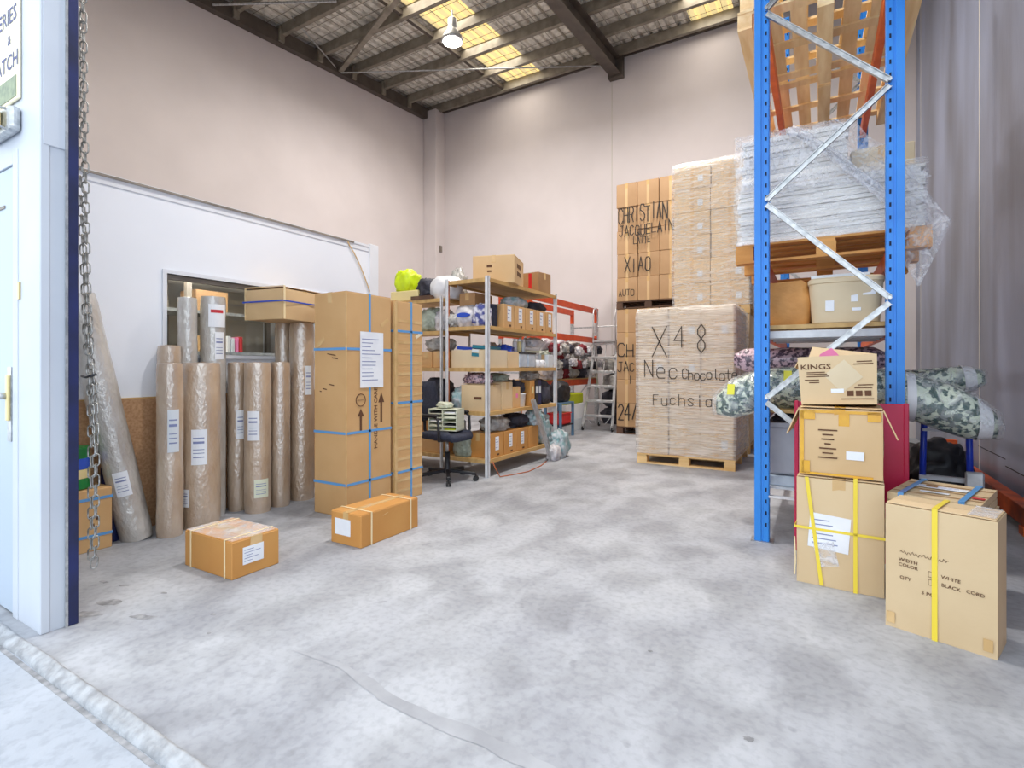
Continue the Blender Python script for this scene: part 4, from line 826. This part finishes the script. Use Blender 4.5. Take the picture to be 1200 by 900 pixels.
MB().box((-3.705, 10.02, 1.70), (.46, .30, .035)).build('platform', 'silver', t); MB().tube([(-3.93, 10.12, 2.0), (-3.48, 10.12, 2.0)], .012, 8).build('back_rail', 'silver', t)
MB().bar((-3.70, 9.60, .3), (-3.70, 10.0, 1.66), .012, .012, (0, 1, 0)).build('centre_stay', 'silver', t)
# ============================================================ PALLETS AND CARTON STACKS
def pallet(label, loc, rz=0, w=1.12, d=1.12, h=.13, mat='pine', nb=3, nt=6, loaded=None):
    """bottom boards along x, blocks, stringer boards along y, deck boards along x"""
    t = thing('pallet', label, 'pallet', loc, rz); bt = .018
    bz = h - 3 * bt
    for i in range(nb): MB().box((0, -d / 2 + .05 + i * (d - .1) / (nb - 1), bt / 2), (w, .10, bt)).build('bottom_board', mat, t)
    for i in range(3):
        for j in range(3): MB().box((-w / 2 + .06 + i * (w - .12) / 2, -d / 2 + .05 + j * (d - .1) / 2, bt + bz / 2), (.12, .10, bz)).build('block', mat, t)
    for i in range(3): MB().box((-w / 2 + .06 + i * (w - .12) / 2, 0, bt + bz + bt / 2), (.11, d, bt)).build('stringer_board', mat, t)
    for i in range(nt): MB().box((0, -d / 2 + .055 + i * (d - .11) / (nt - 1), h - bt / 2), (w, .11 if nt < 8 else .09, bt)).build('deck_board', mat, t)
    return t
ORD = ['bottom', 'second', 'third', 'fourth', 'fifth', 'sixth', 'seventh']
def stack(where, x0, y0, z0, cols, cw, depth, layers, lh, mat, group, rows=1, stag=0.0, back_cols=None, stk=.5):
    out = {}
    for k in range(layers):
        for c in range(cols):
            for r_ in range(rows):
                if r_ > 0 and back_cols is not None and c not in back_cols: continue
                nm = ('left', 'middle', 'right')[c] if cols == 3 else ('left', 'right')[c]
                lb = '%s %scarton, %s layer up, %s' % (nm, '' if r_ == 0 else 'rear ', ORD[k] if k else 'lowest', where)
                jx, jy = random.uniform(-.004, .004), random.uniform(-.012, .006)
                sz = (cw - .008, depth - .008, lh - .002)
                o = carton(lb, sz, (x0 + (c + .5) * cw + jx + (stag if k % 2 else 0), y0 + (r_ + .5) * depth + jy, z0 + k * lh), 0, mat, flaps='y', group=group, bevel=.008)
                f = face('-y', sz)
                sticker(o, f, 0, 0, .045, lh - .01, 'tape' if mat != 'carton_far' else 'carton_pale', 'side_tape', off=.0002)
                if random.random() < stk and r_ == 0: sticker(o, f, cw * .22, -lh * .12, .07, .09, 'paper_dull', off=.0004)
                out[(k, c, r_)] = o
    return out
def write_on(root, x, y, z, t, size, w, adv=5.6, mat='ink', slant=0, sx=1.0):
    bpy.context.view_layer.update(); lc = root.matrix_world.translation
    handwriting(root, (Vector((x, y, z)) - lc, Vector((1, 0, 0)), Vector((0, 0, 1)), Vector((0, -1, 0))), t, 0, 0, size, w, mat, .004, adv=adv, slant=slant, sx=sx)
def shell(name, label, a, b, mat, seed=0, amp=.012, n=22, top=True, rnd_=.05, parent=None):
    """wrinkled film wrapped round a load: four sides and a partly covered top"""
    m_ = MB(); (x0, y0, z0), (x1, y1, z1) = a, b
    per = []; N = 4 * n
    for i in range(N):
        s = i / n; k = int(s); f = s - k
        p = [(x0 + (x1 - x0) * f, y0), (x1, y0 + (y1 - y0) * f), (x1 - (x1 - x0) * f, y1), (x0, y1 - (y1 - y0) * f)][k]; per.append(p)
    vs = []; rows = 18; cx, cy = (x0 + x1) / 2, (y0 + y1) / 2
    for j in range(rows + 1):
        z = z0 + (z1 - z0) * j / rows
        for i, (x, y) in enumerate(per):
            q = amp * noise.noise(Vector((x * 3 + seed, y * 3, z * 9))) + amp * .6 * noise.noise(Vector((x * 11, y * 11 + seed, z * 4)))
            d = Vector((x - cx, y - cy)).normalized(); ins = 1.0 if j < rows else .985
            vs.append((cx + (x - cx) * ins + d.x * q, cy + (y - cy) * ins + d.y * q, z + (amp * .8 * noise.noise(Vector((x * 5, y * 5, seed))) if j == rows else 0)))
    fs = [(j * N + i, j * N + (i + 1) % N, (j + 1) * N + (i + 1) % N, (j + 1) * N + i) for j in range(rows) for i in range(N)]
    if top: fs.append(tuple(range(rows * N, (rows + 1) * N)))
    o = m_.add(vs, fs).build(name, mat, parent, True)
    if parent is None: tag(o, label, 'plastic film')
    return o
# far stack against the back wall
pallet('dark pallet on the floor under the far carton stack', (-2.575, 9.60, 0), 0, 1.15, 1.15, .13, 'pallet_dark')
lo_ = stack('far floor stack beside the ladder', -3.15, 9.03, .132, 3, .383, .57, 5, .42, 'carton_far', 'cartons of the far floor stack', stk=0)
pallet('dark pallet carrying the marked upper stack', (-2.575, 9.60, 2.24), 0, 1.15, 1.15, .13, 'pallet_dark')
up_ = stack('upper stack marked with handwritten names', -3.15, 9.03, 2.372, 3, .383, .57, 5, .42, 'carton_far', 'cartons of the marked upper stack', stag=.01, stk=0)
yA = 9.005
write_on(up_[(3, 1, 0)], -2.66, yA, 3.90, 'CHRISTIAN', .27, .018, 5.2, sx=.42); write_on(up_[(3, 0, 0)], -2.60, yA, 3.62, 'JACQUELAIN', .18, .016, 5.4, sx=.6); write_on(up_[(2, 0, 0)], -2.67, yA, 3.43, 'LATTE', .12, .013, 5.2, sx=.6)
write_on(up_[(1, 0, 0)], -2.74, yA, 3.01, 'XIAO', .25, .017, 5.4, sx=.55); write_on(up_[(0, 0, 0)], -2.95, yA, 2.52, 'AUTO', .10, .012, 5.5, sx=.8)
write_on(lo_[(3, 0, 0)], -2.95, yA, 1.50, 'CH', .22, .018, sx=.8); write_on(lo_[(2, 0, 0)], -2.95, yA, 1.20, 'JAC', .16, .015, sx=.75); write_on(lo_[(1, 0, 0)], -2.86, yA, .98, '1', .14, .016); write_on(lo_[(0, 0, 0)], -2.93, yA, .40, '24/', .28, .02, 5.0, sx=.5)
# tall wrapped stack in front of it
pallet('pallet on the floor under the tall double stack', (-1.33, 8.38, 0), 0, 1.02, 1.15, .13, 'pine')
stack('lower stack hidden behind the wrapped aisle stack', -1.84, 7.80, .132, 2, .51, .57, 5, .36, 'carton_tan', 'cartons of the lower wrapped stack')
pallet('pallet between the two tall wrapped stacks', (-1.33, 8.38, 1.936), 0, 1.02, 1.15, .13, 'pine')
stack('tall upper wrapped stack left of the blue rack', -1.84, 7.80, 2.068, 2, .51, .57, 6, .343, 'carton_tan', 'cartons of the tall upper wrapped stack')
shell('stretch_wrap', 'clear stretch wrap around the tall upper stack left of the blue rack', (-1.865, 7.765, 2.06), (-.80, 8.40, 4.15), 'film_clear', 3, .014)
# wrapped stack marked X48 in the foreground
pallet('pale pine pallet under the wrapped stack nearest the aisle', (-1.40, 7.02, 0), 0, 1.14, 1.20, .125, 'pine')
xs = stack('wrapped stack nearest the aisle', -1.96, 6.44, .127, 3, .373, .58, 4, .447, 'carton_tan', 'cartons of the wrapped aisle stack', rows=2, back_cols=(2,))
w_ = shell('stretch_wrap', 'clear stretch wrap around the stack nearest the aisle', (-1.985, 6.41, .13), (-.815, 7.62, 1.925), 'film_stack', 8, .012)
for t_, x, z, s, wd, ad in (('X', -1.63, 1.51, .34, .012, 5.6), ('4', -1.40, 1.58, .26, .011, 5.6), ('8', -1.14, 1.54, .32, .012, 5.6), ('Nec', -1.64, 1.16, .19, .011, 5.2), ('Chocolate', -1.10, 1.11, .115, .010, 3.6), ('Fuchsia', -1.40, .80, .13, .009, 5.2)):
    write_on(w_, x, 6.392, z, t_, s, wd, ad + 1.4, sx=.72)
# ============================================================ BLUE RACK
t = thing('pallet_rack', 'tall blue upright rack with zigzag galvanised bracing and orange beams', 'rack', (0, 0, 0))
RX, RY = (-.34, .402), (3.98, 6.75)
for y in RY:
    for i, x in enumerate(RX):
        s_ = 1 if i == 0 else -1
        m_ = MB().bb((x - .046, y - .035, .006), (x + .046, y + .035, 5.2)).bb((x - s_ * .046, y - .043, .006), (x - s_ * .004, y - .035, 5.2)).bb((x + s_ * .010, y - .039, .006), (x + s_ * .042, y - .035, 5.2))
        p = m_.build('upright', 'rack_blue', t, bevel=.0015)
        h = MB()
        for k in range(64): h.box((x + s_ * .026, y - .0392, .12 + k * .08), (.010, .003, .026))
        h.build('slot_row', 'dark_hole', p)['kind'] = 'stuff'
        MB().bb((x - .07, y - .06, 0), (x + .07, y + .06, .006)).build('foot_plate', 'galv', p)
    Z = [(.30, 0), (.38, 1), (.975, 0), (1.61, 1), (2.32, 0), (2.945, 1), (3.62, 0), (4.25, 1), (4.9, 0)]
    for k in range(1, len(Z) - 1):
        (za, ia), (zb, ib) = Z[k], Z[k + 1]; a_, b_ = Vector((RX[ia] + (.03 if ia == 0 else -.03), y - .026, za + .015)), Vector((RX[ib] + (.03 if ib == 0 else -.03), y - .026, zb - .015))
        d_ = (b_ - a_).normalized(); u_ = Vector((0, 1, 0)).cross(d_)
        br = MB().bar(a_ + Vector((0, -.03, 0)), b_ + Vector((0, -.03, 0)), .030, .004, (0, 1, 0))
        br = MB().bar(a_ + Vector((0, -.022, 0)), b_ + Vector((0, -.022, 0)), .034, .012, (0, -1, 0)).bar(a_ + Vector((0, -.03, 0)) + u_ * .015, b_ + Vector((0, -.03, 0)) + u_ * .015, .004, .02, (0, -1, 0)).bar(a_ + Vector((0, -.03, 0)) - u_ * .015, b_ + Vector((0, -.03, 0)) - u_ * .015, .004, .02, (0, -1, 0))
        br = br.build('brace', 'galv', t)
        MB().cyl(a_ + Vector((0, -.05, 0)), a_ + Vector((0, -.02, 0)), .011, 6).build('bolt', 'galv', br)
    MB().bar((RX[0] + .04, y - .02, .315), (RX[1] - .04, y - .02, .315), .014, .035, (0, 1, 0)).build('cross_bar', 'post_white', t)
for z in (1.91, 3.71):
    for i, x in enumerate(RX): MB().bb((x - .025, RY[0] + .036, z - .055), (x + .025, RY[1] - .036, z + .055)).build('beam', 'rack_orange', t, bevel=.004)
for z in (.32, .85, 1.43):
    for x in RX: MB().bb((x - .02, RY[0] + .036, z - .03), (x + .02, RY[1] - .036, z + .03)).build('beam', 'rack_orange', t)
for y in (4.06, 4.36, 4.66, 4.96): MB().bb((RX[0] + .021, y, 1.40), (RX[1] - .021, y + .035, 1.45)).build('shelf_support', 'post_white', t)
MB().bb((-.39, 4.04, 1.462), (.43, 5.25, 1.49)).build('shelf_board', 'shelf_board', t)
MB().bb((-.36, 4.04, .882), (.42, 5.25, .90)).build('shelf_board', 'shelf_board', t)
MB().bb((-.36, 4.05, .352), (.42, 5.25, .365)).build('shelf_board', 'paper_dull', t)
# top level pallets seen from below
for y, z, lb, mt in ((4.90, 3.768, 'empty pallet at the front of the top rack level', 'pine_old'), (4.92, 3.915, 'second empty pallet stacked at the front of the top rack level', 'pine_old'), (6.14, 3.768, 'empty pallet at the rear of the top rack level', 'pine_old')):
    pallet(lb, (.04, y, z), R(90 + (1.5 if z > 3.8 else 0)), 1.18, 1.16, .145, mt, 3, 7)
# loaded pallet on the middle level
pallet('orange-toned pallet under the white wrapped sheets on the blue rack', (.04, 4.78, 1.967), 0, 1.16, 1.15, .14, 'pallet_orange', 3, 6)
t = thing('sheet_stack', 'tall stack of white flat sheets wrapped on the blue rack', 'sheet stack', (.03, 4.77, 2.109))
zz = 0
for k in range(26):
    h = random.uniform(.026, .034); w = 1.10 if k < 14 else .66
    x = 0 if k < 14 else -.20
    MB().box((x + random.uniform(-.01, .01), random.uniform(-.012, .012), zz + h / 2), (w + random.uniform(-.02, .02), 1.08, h - .003)).build('sheet_layer', 'sheet_stack', t); zz += h
    if k == 13: z14 = zz
MB().box((0, 0, z14 + .001), (1.10, 1.1, .002)).build('divider', 'carton_tan', t)
carton('cream box sitting on the right of the white sheet stack', (.36, .5, .20), (.36, 4.62, 2.109 + z14 + .004), R(3), 'carton_open', flaps='y')
ztop = 2.109 + zz
w_ = thing('stretch_wrap', 'loose clear film bunched over the white sheet stack', 'plastic film', (0, 0, 0))
shell('wrap_skirt', '', (-.545, 4.195, 2.10), (.60, 5.34, 2.109 + z14 + .03), 'film_clear', 5, .02, parent=w_, top=False)
def drape(s, t_):
    # from the top left of the stack down to the right corner, gathered like a fan
    a_ = Vector((-.54 + .68 * s, 4.17, ztop + .03 - .02 * s)); b_ = Vector((-.54 + 1.16 * s, 4.165, 2.109 + z14 - .02 - .1 * s))
    p = a_.lerp(b_, t_); q = .022 * noise.noise(Vector((s * 14, t_ * 3, 1))) + .012 * noise.noise(Vector((s * 30, t_ * 4, 7)))
    return (p.x + q, p.y - abs(q) * .9, p.z + q * .7)
MB().grid(drape, 60, 24).build('front_drape', 'film_loose', w_, True)
def over(s, t_):
    p = Vector((-.55 + .70 * s, 4.17 + .9 * t_, ztop + .012 + .03 * abs(noise.noise(Vector((s * 5, t_ * 5, 2)))))); return p
MB().grid(over, 30, 20).build('top_drape', 'film_loose', w_, True)
def flap_(s, t_):
    a_ = Vector((.38 + .04 * s, 4.16, 2.58 - .62 * s)); b_ = Vector((.45, 4.13, 2.54)).lerp(Vector((.70, 4.12, 2.09)), s / .65) if s < .65 else Vector((.70, 4.12, 2.09)).lerp(Vector((.54, 4.12, 1.70)), (s - .65) / .35)
    p = a_.lerp(b_, t_); q = .03 * noise.noise(Vector((s * 9 + 3, t_ * 5, 3))) + .014 * noise.noise(Vector((s * 26, t_ * 9, 5)))
    return (p.x + q * .4, p.y + q * 1.4, p.z + q * .5)
MB().grid(flap_, 40, 30).build('loose_flap', 'film_loose', w_, True)
m_ = MB()
for k in range(5):
    pts = [(-.20 + .62 * f + .01 * k, 4.13 - .012 * math.sin(f * 3.1) + .006 * math.sin(k + f * 9), ztop - .02 - .62 * f ** 1.15 + .022 * math.sin(k * 1.9 + f * 5)) for f in [i / 14 for i in range(15)]]
    m_.tube(pts, [.010 + .007 * abs(math.sin(k + i * .8)) for i in range(15)], 7)
m_.build('twisted_fold', 'film_loose', w_, True)
# shelf under it: paper bag and tub
t = thing('paper_bag', 'crumpled brown kraft paper sack on the blue rack shelf', 'bag', (-.19, 4.35, 1.492)); m_ = MB(); vs = []; n = 28
for j, (k, z) in enumerate(((.92, 0), (1.0, .04), (1.0, .15), (.96, .22), (.92, .27), (.98, .31))):
    for i in range(n):
        x, y = sq(2 * math.pi * i / n, .35); q = 1 + .07 * noise.noise(Vector((x * 2, y * 2, z * 9))); vs.append((.145 * k * x * q, .20 * k * y * q, z + (.025 * noise.noise(Vector((x * 3, y * 3, 5))) if j > 3 else 0)))
m_.add(vs, [(j * n + i, j * n + (i + 1) % n, (j + 1) * n + (i + 1) % n, (j + 1) * n + i) for j in range(5) for i in range(n)] + [tuple(range(n))[::-1], tuple(range(5 * n, 6 * n))]); smooth_by_angle(m_.build('body', 'kraft', t), 30)
MB().grid(lambda s, u: (.10 + .10 * s, -.19 + .16 * u, .315 - .10 * s * s - .02 * u), 6, 6).build('folded_flap', 'kraft', t)
t = thing('storage_tub', 'large pale grey taped tub on the blue rack shelf', 'tub', (.15, 4.36, 1.492)); m_ = MB(); vs = []
for k, z in ((.88, 0), (.92, .01), (1.0, .27), (1.03, .275), (1.03, .30), (.98, .31)):
    for i in range(n): x, y = sq(2 * math.pi * i / n, .28); vs.append((.215 * k * x, .27 * k * y, z))
m_.add(vs, [(j * n + i, j * n + (i + 1) % n, (j + 1) * n + (i + 1) % n, (j + 1) * n + i) for j in range(5) for i in range(n)] + [tuple(range(n))[::-1], tuple(range(5 * n, 6 * n))]); smooth_by_angle(m_.build('body', 'carton_open', t), 35)
f = face('-y', (.43, .53, .30))
for a_, b_, w_i, h_i in ((-.09, -.03, .05, .07), (.05, .04, .04, .10), (.13, .05, .07, .04), (.06, -.06, .05, .02)): sticker(t, f, a_, b_, w_i, h_i, 'paper', 'tape_patch', off=-.004)
MB().box((-.03, 0, .325), (.34, .42, .024)).build('lid_tray', 'paper_dull', t, bevel=.004)
# rolls of printed fabric on the lower shelf, sticking out on both sides
def lying_roll(label, p, q, rx, rz_, mat, bands=(), tags=(), wrap=True, droop=0.0):
    p = Vector(p); q = Vector(q); t = thing('fabric_roll', label, 'fabric roll', p); L = (q - p).length; t.rotation_euler = Vector((1, 0, 0)).rotation_difference((q - p).normalized()).to_euler(); n, k = 28, 40; vs = []
    def dz(f): return -droop * max(0, abs(f - .46) - .18) ** 1.3
    def rad(f): return min(1, .55 + 5.5 * min(f, 1 - f)) if min(f, 1 - f) < .12 else 1.0
    for i in range(k + 1):
        f = i / k; e = rad(f)
        for j in range(n):
            a = 2 * math.pi * j / n; w = 1 + .07 * noise.noise(Vector((math.cos(a) * 1.5, math.sin(a) * 1.5, f * 9 + rx * 50))); vs.append((f * L, rx * e * w * math.cos(a), rz_ * e * w * math.sin(a) + dz(f)))
    fs = [(i * n + j, i * n + (j + 1) % n, (i + 1) * n + (j + 1) % n, (i + 1) * n + j) for i in range(k) for j in range(n)] + [tuple(range(n))[::-1], tuple(range(k * n, (k + 1) * n))]
    MB().add(vs, fs).build('cloth', mat, t, True)
    if wrap:
        vs2 = [((x - L / 2) * 1.035 + L / 2, y * 1.05, (z - dz(x / L)) * 1.05 + dz(x / L)) for x, y, z in vs]; MB().add(vs2, fs).build('plastic_sleeve', 'film_sleeve', t, True)
    def ring(f0, f1, kx, nm, mt):
        vv = []
        for f in (f0, (f0 + f1) / 2, f1):
            e = rad(f)
            for j in range(n): a = 2 * math.pi * j / n; w = 1 + .07 * noise.noise(Vector((math.cos(a) * 1.5, math.sin(a) * 1.5, f * 9 + rx * 50))); vv.append((f * L, rx * e * w * kx * math.cos(a), rz_ * e * w * kx * math.sin(a) + dz(f)))
        MB().add(vv, [(i * n + j, i * n + (j + 1) % n, (i + 1) * n + (j + 1) % n, (i + 1) * n + j) for i in range(2) for j in range(n)]).build(nm, mt, t, True)
    for f0, f1 in bands: ring(f0, f1, 1.07, 'tape_band', 'white_plastic')
    for f0, a in tags: MB().box((f0 * L, -rx * 1.09 * math.cos(a), rz_ * 1.09 * math.sin(a) + dz(f0)), (.05, .004, .08), Matrix.Rotation(a * -.6, 3, 'X')).build('tag', 'yellow_tag', t)
    return t
lying_roll('leafy green print roll in clear plastic sticking out both sides of the blue rack', (-.68, 4.30, 1.055), (.94, 4.30, 1.035), .145, .150, 'leaf_print', ((.72, .75), (.94, .985)), ((.07, .5), (.30, .55)), droop=.75)
lying_roll('pink and dark print roll lying behind the leafy roll on the blue rack', (-.62, 4.66, 1.02), (.55, 4.66, 1.02), .13, .12, 'pink_print', (), ())
lying_roll('second pink print roll lying on top at the back of the blue rack', (-.60, 4.62, 1.255), (.42, 4.64, 1.255), .10, .095, 'pink_print', (), (), False)
lying_roll('smaller leafy print roll at the back, its end right of the blue upright', (-.20, 4.92, 1.00), (1.02, 4.98, 1.12), .095, .10, 'leaf_print', ((.90, .96),), ())
# bin on the lowest shelf
t = thing('storage_bin', 'grey plastic storage bin low on the blue rack', 'bin', (-.13, 4.32, .44)); MB().box((0, 0, .17), (.36, .42, .34)).build('body', 'grey_plastic', t, bevel=.02, seg=2); MB().box((0, 0, .352), (.385, .445, .035)).build('rim', 'grey_plastic', t, bevel=.006); sticker(t, face('-y', (.36, .42, .34)), .05, -.13, .07, .02, 'ink', 'print_mark')
soft('cloth_bundle', 'dark blue cloth filling the top of the grey bin', 'cloth', (-.13, 4.32, .805), (.32, .38, .07), 'cloth_dark', .2, 80); tag(MB().box((0, 0, .036), (.40, .46, .072)).build('glass_slab', 'clear_plastic', None, bevel=.006, loc=(-.13, 4.32, .366)), 'greenish clear plastic slab under the grey bin', 'plastic')
for x, y, w_, h_, mt, lb in ((.22, 4.9, .36, .42, 'carton_old', 'old brown carton standing under the blue rack'), (-.15, 5.05, .32, .34, 'carton_old', 'brown carton deep under the blue rack')): carton(lb, (w_, .36, h_), (x, y, .367), 0, mt, flaps='x')
# ============================================================ RIGHT FOREGROUND
t = thing('panel_board', 'magenta laminated panel standing behind the stacked cartons', 'panel', (.16, 3.885, 0)); MB().bb((-.30, -.012, .0), (.30, .012, .975)).build('sheet', 'magenta', t, bevel=.004); MB().bb((-.30, -.02, 0), (-.275, .02, .98)).build('edge_fold', 'magenta', t, bevel=.004); MB().bb((.275, -.02, 0), (.30, .02, .98)).build('edge_fold', 'magenta', t, bevel=.004)
sz = (.40, .42, .585)
b = carton('tan carton tied with yellow straps at the bottom of the right-hand stack', sz, (.105, 3.52, 0), R(-4), 'carton_tan', flaps='y', bulge=.006, tape_w=.06)
szs = (.416, .436, .598); strap(b, szs, 'x', .075, .018, 'strap_yellow'); strap(b, szs, 'z', .31, .014, 'strap_yellow')
f = face('-y', szs); sticker(b, f, -.045, .0, .19, .19, 'paper', lines=6, ang=R(-4), off=.0005)
on_face(MB(), f, -.115, .0, .018, .59, .003, .002, R(7)).build('strap', 'strap_yellow', b); sticker(b, f, -.06, -.12, .10, .13, 'film_loose', 'torn_film', ang=R(12), off=.003)
MB().tube([(-.21, -.219, .25), (-.205, -.224, .12), (-.21, -.222, .04)], .004, 6).build('loose_strap', 'strap_cream', b)
sz = (.385, .40, .365)
b = carton('tan carton edged with yellow tape, middle of the right-hand stack', sz, (.105, 3.53, .602), R(-3), 'carton_pale', flaps='y', bulge=.008, tape='tape_yellow')
f = face('-y', (sz[0], sz[1] + .02, sz[2]))
for a_, b_, w_i, h_i, an in ((.0, .17, .36, .016, 0), (-.178, 0, .018, .34, 0), (-.02, -.172, .34, .012, 0), (-.15, .15, .07, .05, 0), (.155, .15, .06, .05, 0), (.02, .13, .05, .07, 0), (-.16, -.14, .04, .07, 0)): sticker(b, f, a_, b_, w_i, h_i, 'tape_yellow', 'edge_tape', ang=an, off=-.004)
sticker(b, f, .07, -.06, .08, .045, 'paper'); 
for i in range(7): sticker(b, f, -.055, .07 - i * .025, (.09, .05, .06, .03, .08, .05, .09)[i], .007, 'print_brown', 'print_line')
for s_ in (-1, 1): MB().bar((s_ * .195, -.02, .367), (s_ * .255, -.02, .22), .006, .36, (0, 1, 0)).build('side_flap', 'carton_pale', b)
sz = (.355, .30, .27)
b = open_box('open_carton', 'open printed carton tilted on top of the right-hand stack', sz, (.10, 3.54, .980), 0, 'carton_tan', flare=.06, rot=(R(-5), R(-2.5), R(-4)))
f = (Vector((0, -.1545, .135)), Vector((1, 0, 0)), Vector((0, -.033, 1)).normalized(), Vector((0, -1, -.033)).normalized())
lettering(b, f, 'KINGS', -.10, .075, .042, 'print_brown', off=.004, sx=1.25)
for a_, b_, w_i in ((-.10, .045, .09), (-.095, .034, .10), (-.09, .022, .11), (-.12, .002, .07), (-.11, -.012, .05), (.13, .098, .07), (.125, .085, .09), (.13, -.03, .07), (.12, -.045, .08), (.09, -.105, .15)): sticker(b, f, a_, b_, w_i, .005, 'print_brown', 'print_line', off=.003)
sticker(b, f, .03, .02, .13, .13, 'carton_open', 'torn_patch', ang=R(40), off=.0015); sticker(b, f, .0, -.06, .06, .022, 'paper', off=.003)
for a_ in (.06, .10, .14): sticker(b, f, a_, -.075, .03, .028, 'print_brown', 'symbol', off=.003)
MB().bar((0, .158, .268), (.02, .20, .34), .005, .33, (1, 0, 0)).build('rear_flap', 'carton_tan', b); MB().bar((0, -.158, .268), (0, -.09, .262), .005, .36, (1, 0, 0)).build('front_flap', 'carton_tan', b)
MB().bar((-.178, 0, .268), (-.205, 0, .215), .004, .28, (0, 1, 0)).build('side_flap', 'carton_tan', b)
tag(MB().prism([(-.06, 0), (.06, 0), (.05, .12), (0, .16), (-.05, .11)], 'y', 0, .004).build('pink_paper', 'pink', None, loc=(.03, 3.66, 1.16), rot=(R(-6), R(12), 0)), 'pink paper sheet sticking out of the open printed carton', 'paper')
# big strapped carton
sz = (.385, .215, .565)
b = carton('big tan carton with one yellow strap at the right front', sz, (.483, 3.005, 0), R(-20), 'carton_tan', flaps='x', bulge=.004, tape=None)
szs = (.395, .226, .572); strap(b, szs, 'x', -.01, .02, 'strap_yellow'); f = face('-y', szs)
for tx, a_, b_, s_ in (('WIDTH', -.105, .035, .021), ('COLOR', -.105, .012, .021), ('QTY', -.115, -.045, .021), ('WHITE', .045, .0, .021), ('BLACK', .045, -.035, .021), ('CORD', .125, -.035, .021), ('5 PCS', -.03, -.09, .022)): lettering(b, f, tx, a_, b_, s_, 'print_brown', R(-3))
o, r, u, n = f; MB().tube([o + r * (-.135 + .0042 * k) + u * (.072 + .007 * math.sin(k * 1.9) + .003 * math.sin(k * .7)) + n * .001 for k in range(42)], .0011, 4).build('handwriting', 'print_brown', b)
for b_ in (.0, -.035):
    o, r, u, n = f; MB().tube([o + r * (-.02 + x) + u * (b_ + y) + n * .001 for x, y in ((-.012, -.012), (.012, -.012), (.012, .012), (-.012, .012))], .0012, 4, True).build('check_box', 'print_brown', b)
for a_, b_ in ((-.17, -.24), (.165, -.235)): sticker(b, f, a_, b_, .03, .05, 'tape', 'corner_tape', off=0)
sticker(b, face('top', (.385, .215, .572)), .14, .0, .09, .2, 'film_loose', 'torn_film', off=.004)
# bundle of flattened cartons behind it
t = thing('flat_carton_bundle', 'bundle of flattened cartons tied with blue straps behind the big carton', 'cardboard bundle', (.565, 3.52, 0), R(-19)); z = 0
for k in range(13): h = .042; MB().box((random.uniform(-.006, .006), random.uniform(-.008, .008), z + h / 2), (.37, .48, h - .004)).build('flat_carton', 'carton_tan', t); z += h
szs = (.385, .50, z); strap(t, szs, 'x', -.13, .024, 'strap_blue'); strap(t, szs, 'x', .11, .024, 'strap_blue')
ft = face('top', szs); sticker(t, ft, -.02, .05, .22, .07, 'paper', lines=2, off=.004); sticker(t, ft, .152, -.10, .05, .03, 'ink_red', 'red_sticker', off=.004); sticker(t, ft, -.02, -.10, .12, .03, 'paper', off=.004); sticker(t, ft, -.06, .06, .05, .055, 'carton_old', 'brown_sticker', off=.006)
for b_ in (.14, -.03, -.16): sticker(t, ft, 0, b_, .36, .012, 'carton_old', 'slot_cut', off=.0008)
# trolley, dark bags and orange guard beam by the right wall
t = thing('hand_trolley', 'blue tubular hand trolley in the shadow behind the magenta panel', 'trolley', (.78, 4.72, 0), R(-8))
for x in (-.14, .12): MB().tube([(x, .14, .12), (x, .05, .45), (x * .9, -.02, .98)], .02, 10).build('frame_tube', 'blue_gloss', t, True)
MB().bar((-.16, .06, .40), (.14, .06, .40), .05, .03).bar((-.14, .0, .75), (.12, .0, .75), .03, .02).build('cross_bar', 'post_white', t)
MB().box((.14, -.03, .42), (.10, .06, .12)).build('bracket', 'silver', t, bevel=.01); MB().box((-.01, .02, .012), (.34, .2, .012)).build('toe_plate', 'steel_blue', t)
for x in (-.18, .16): MB().cyl((x - .02, .16, .11), (x + .02, .16, .11), .11, 20).build('wheel', 'rubber', t)
soft('cloth_bundle', 'black bag slumped on the floor behind the trolley', 'bag', (.78, 5.25, 0), (.5, .5, .62), 'black_plastic', .18, 90); soft('cloth_bundle', 'dark bag beside the right wall behind the trolley', 'bag', (.93, 6.0, 0), (.45, .6, .5), 'black_plastic', .18, 91)
t = thing('guard_beam', 'rusty orange guard beam along the foot of the grey wall', 'beam', (1.30, 2.2, 0)); MB().bb((-.05, 0, .06), (.05, 5.6, .20)).build('beam', 'beam_orange', t, bevel=.006); 
for y in (.3, 2.8, 5.5): MB().bb((-.06, y, 0), (.06, y + .1, .36 if y > 5 else .06)).build('post', 'rack_orange', t)
MB().cyl((-.10, 5.45, .12), (-.06, 5.45, .12), .05, 16).build('end_cap', 'red', t)
bpy.context.view_layer.update()
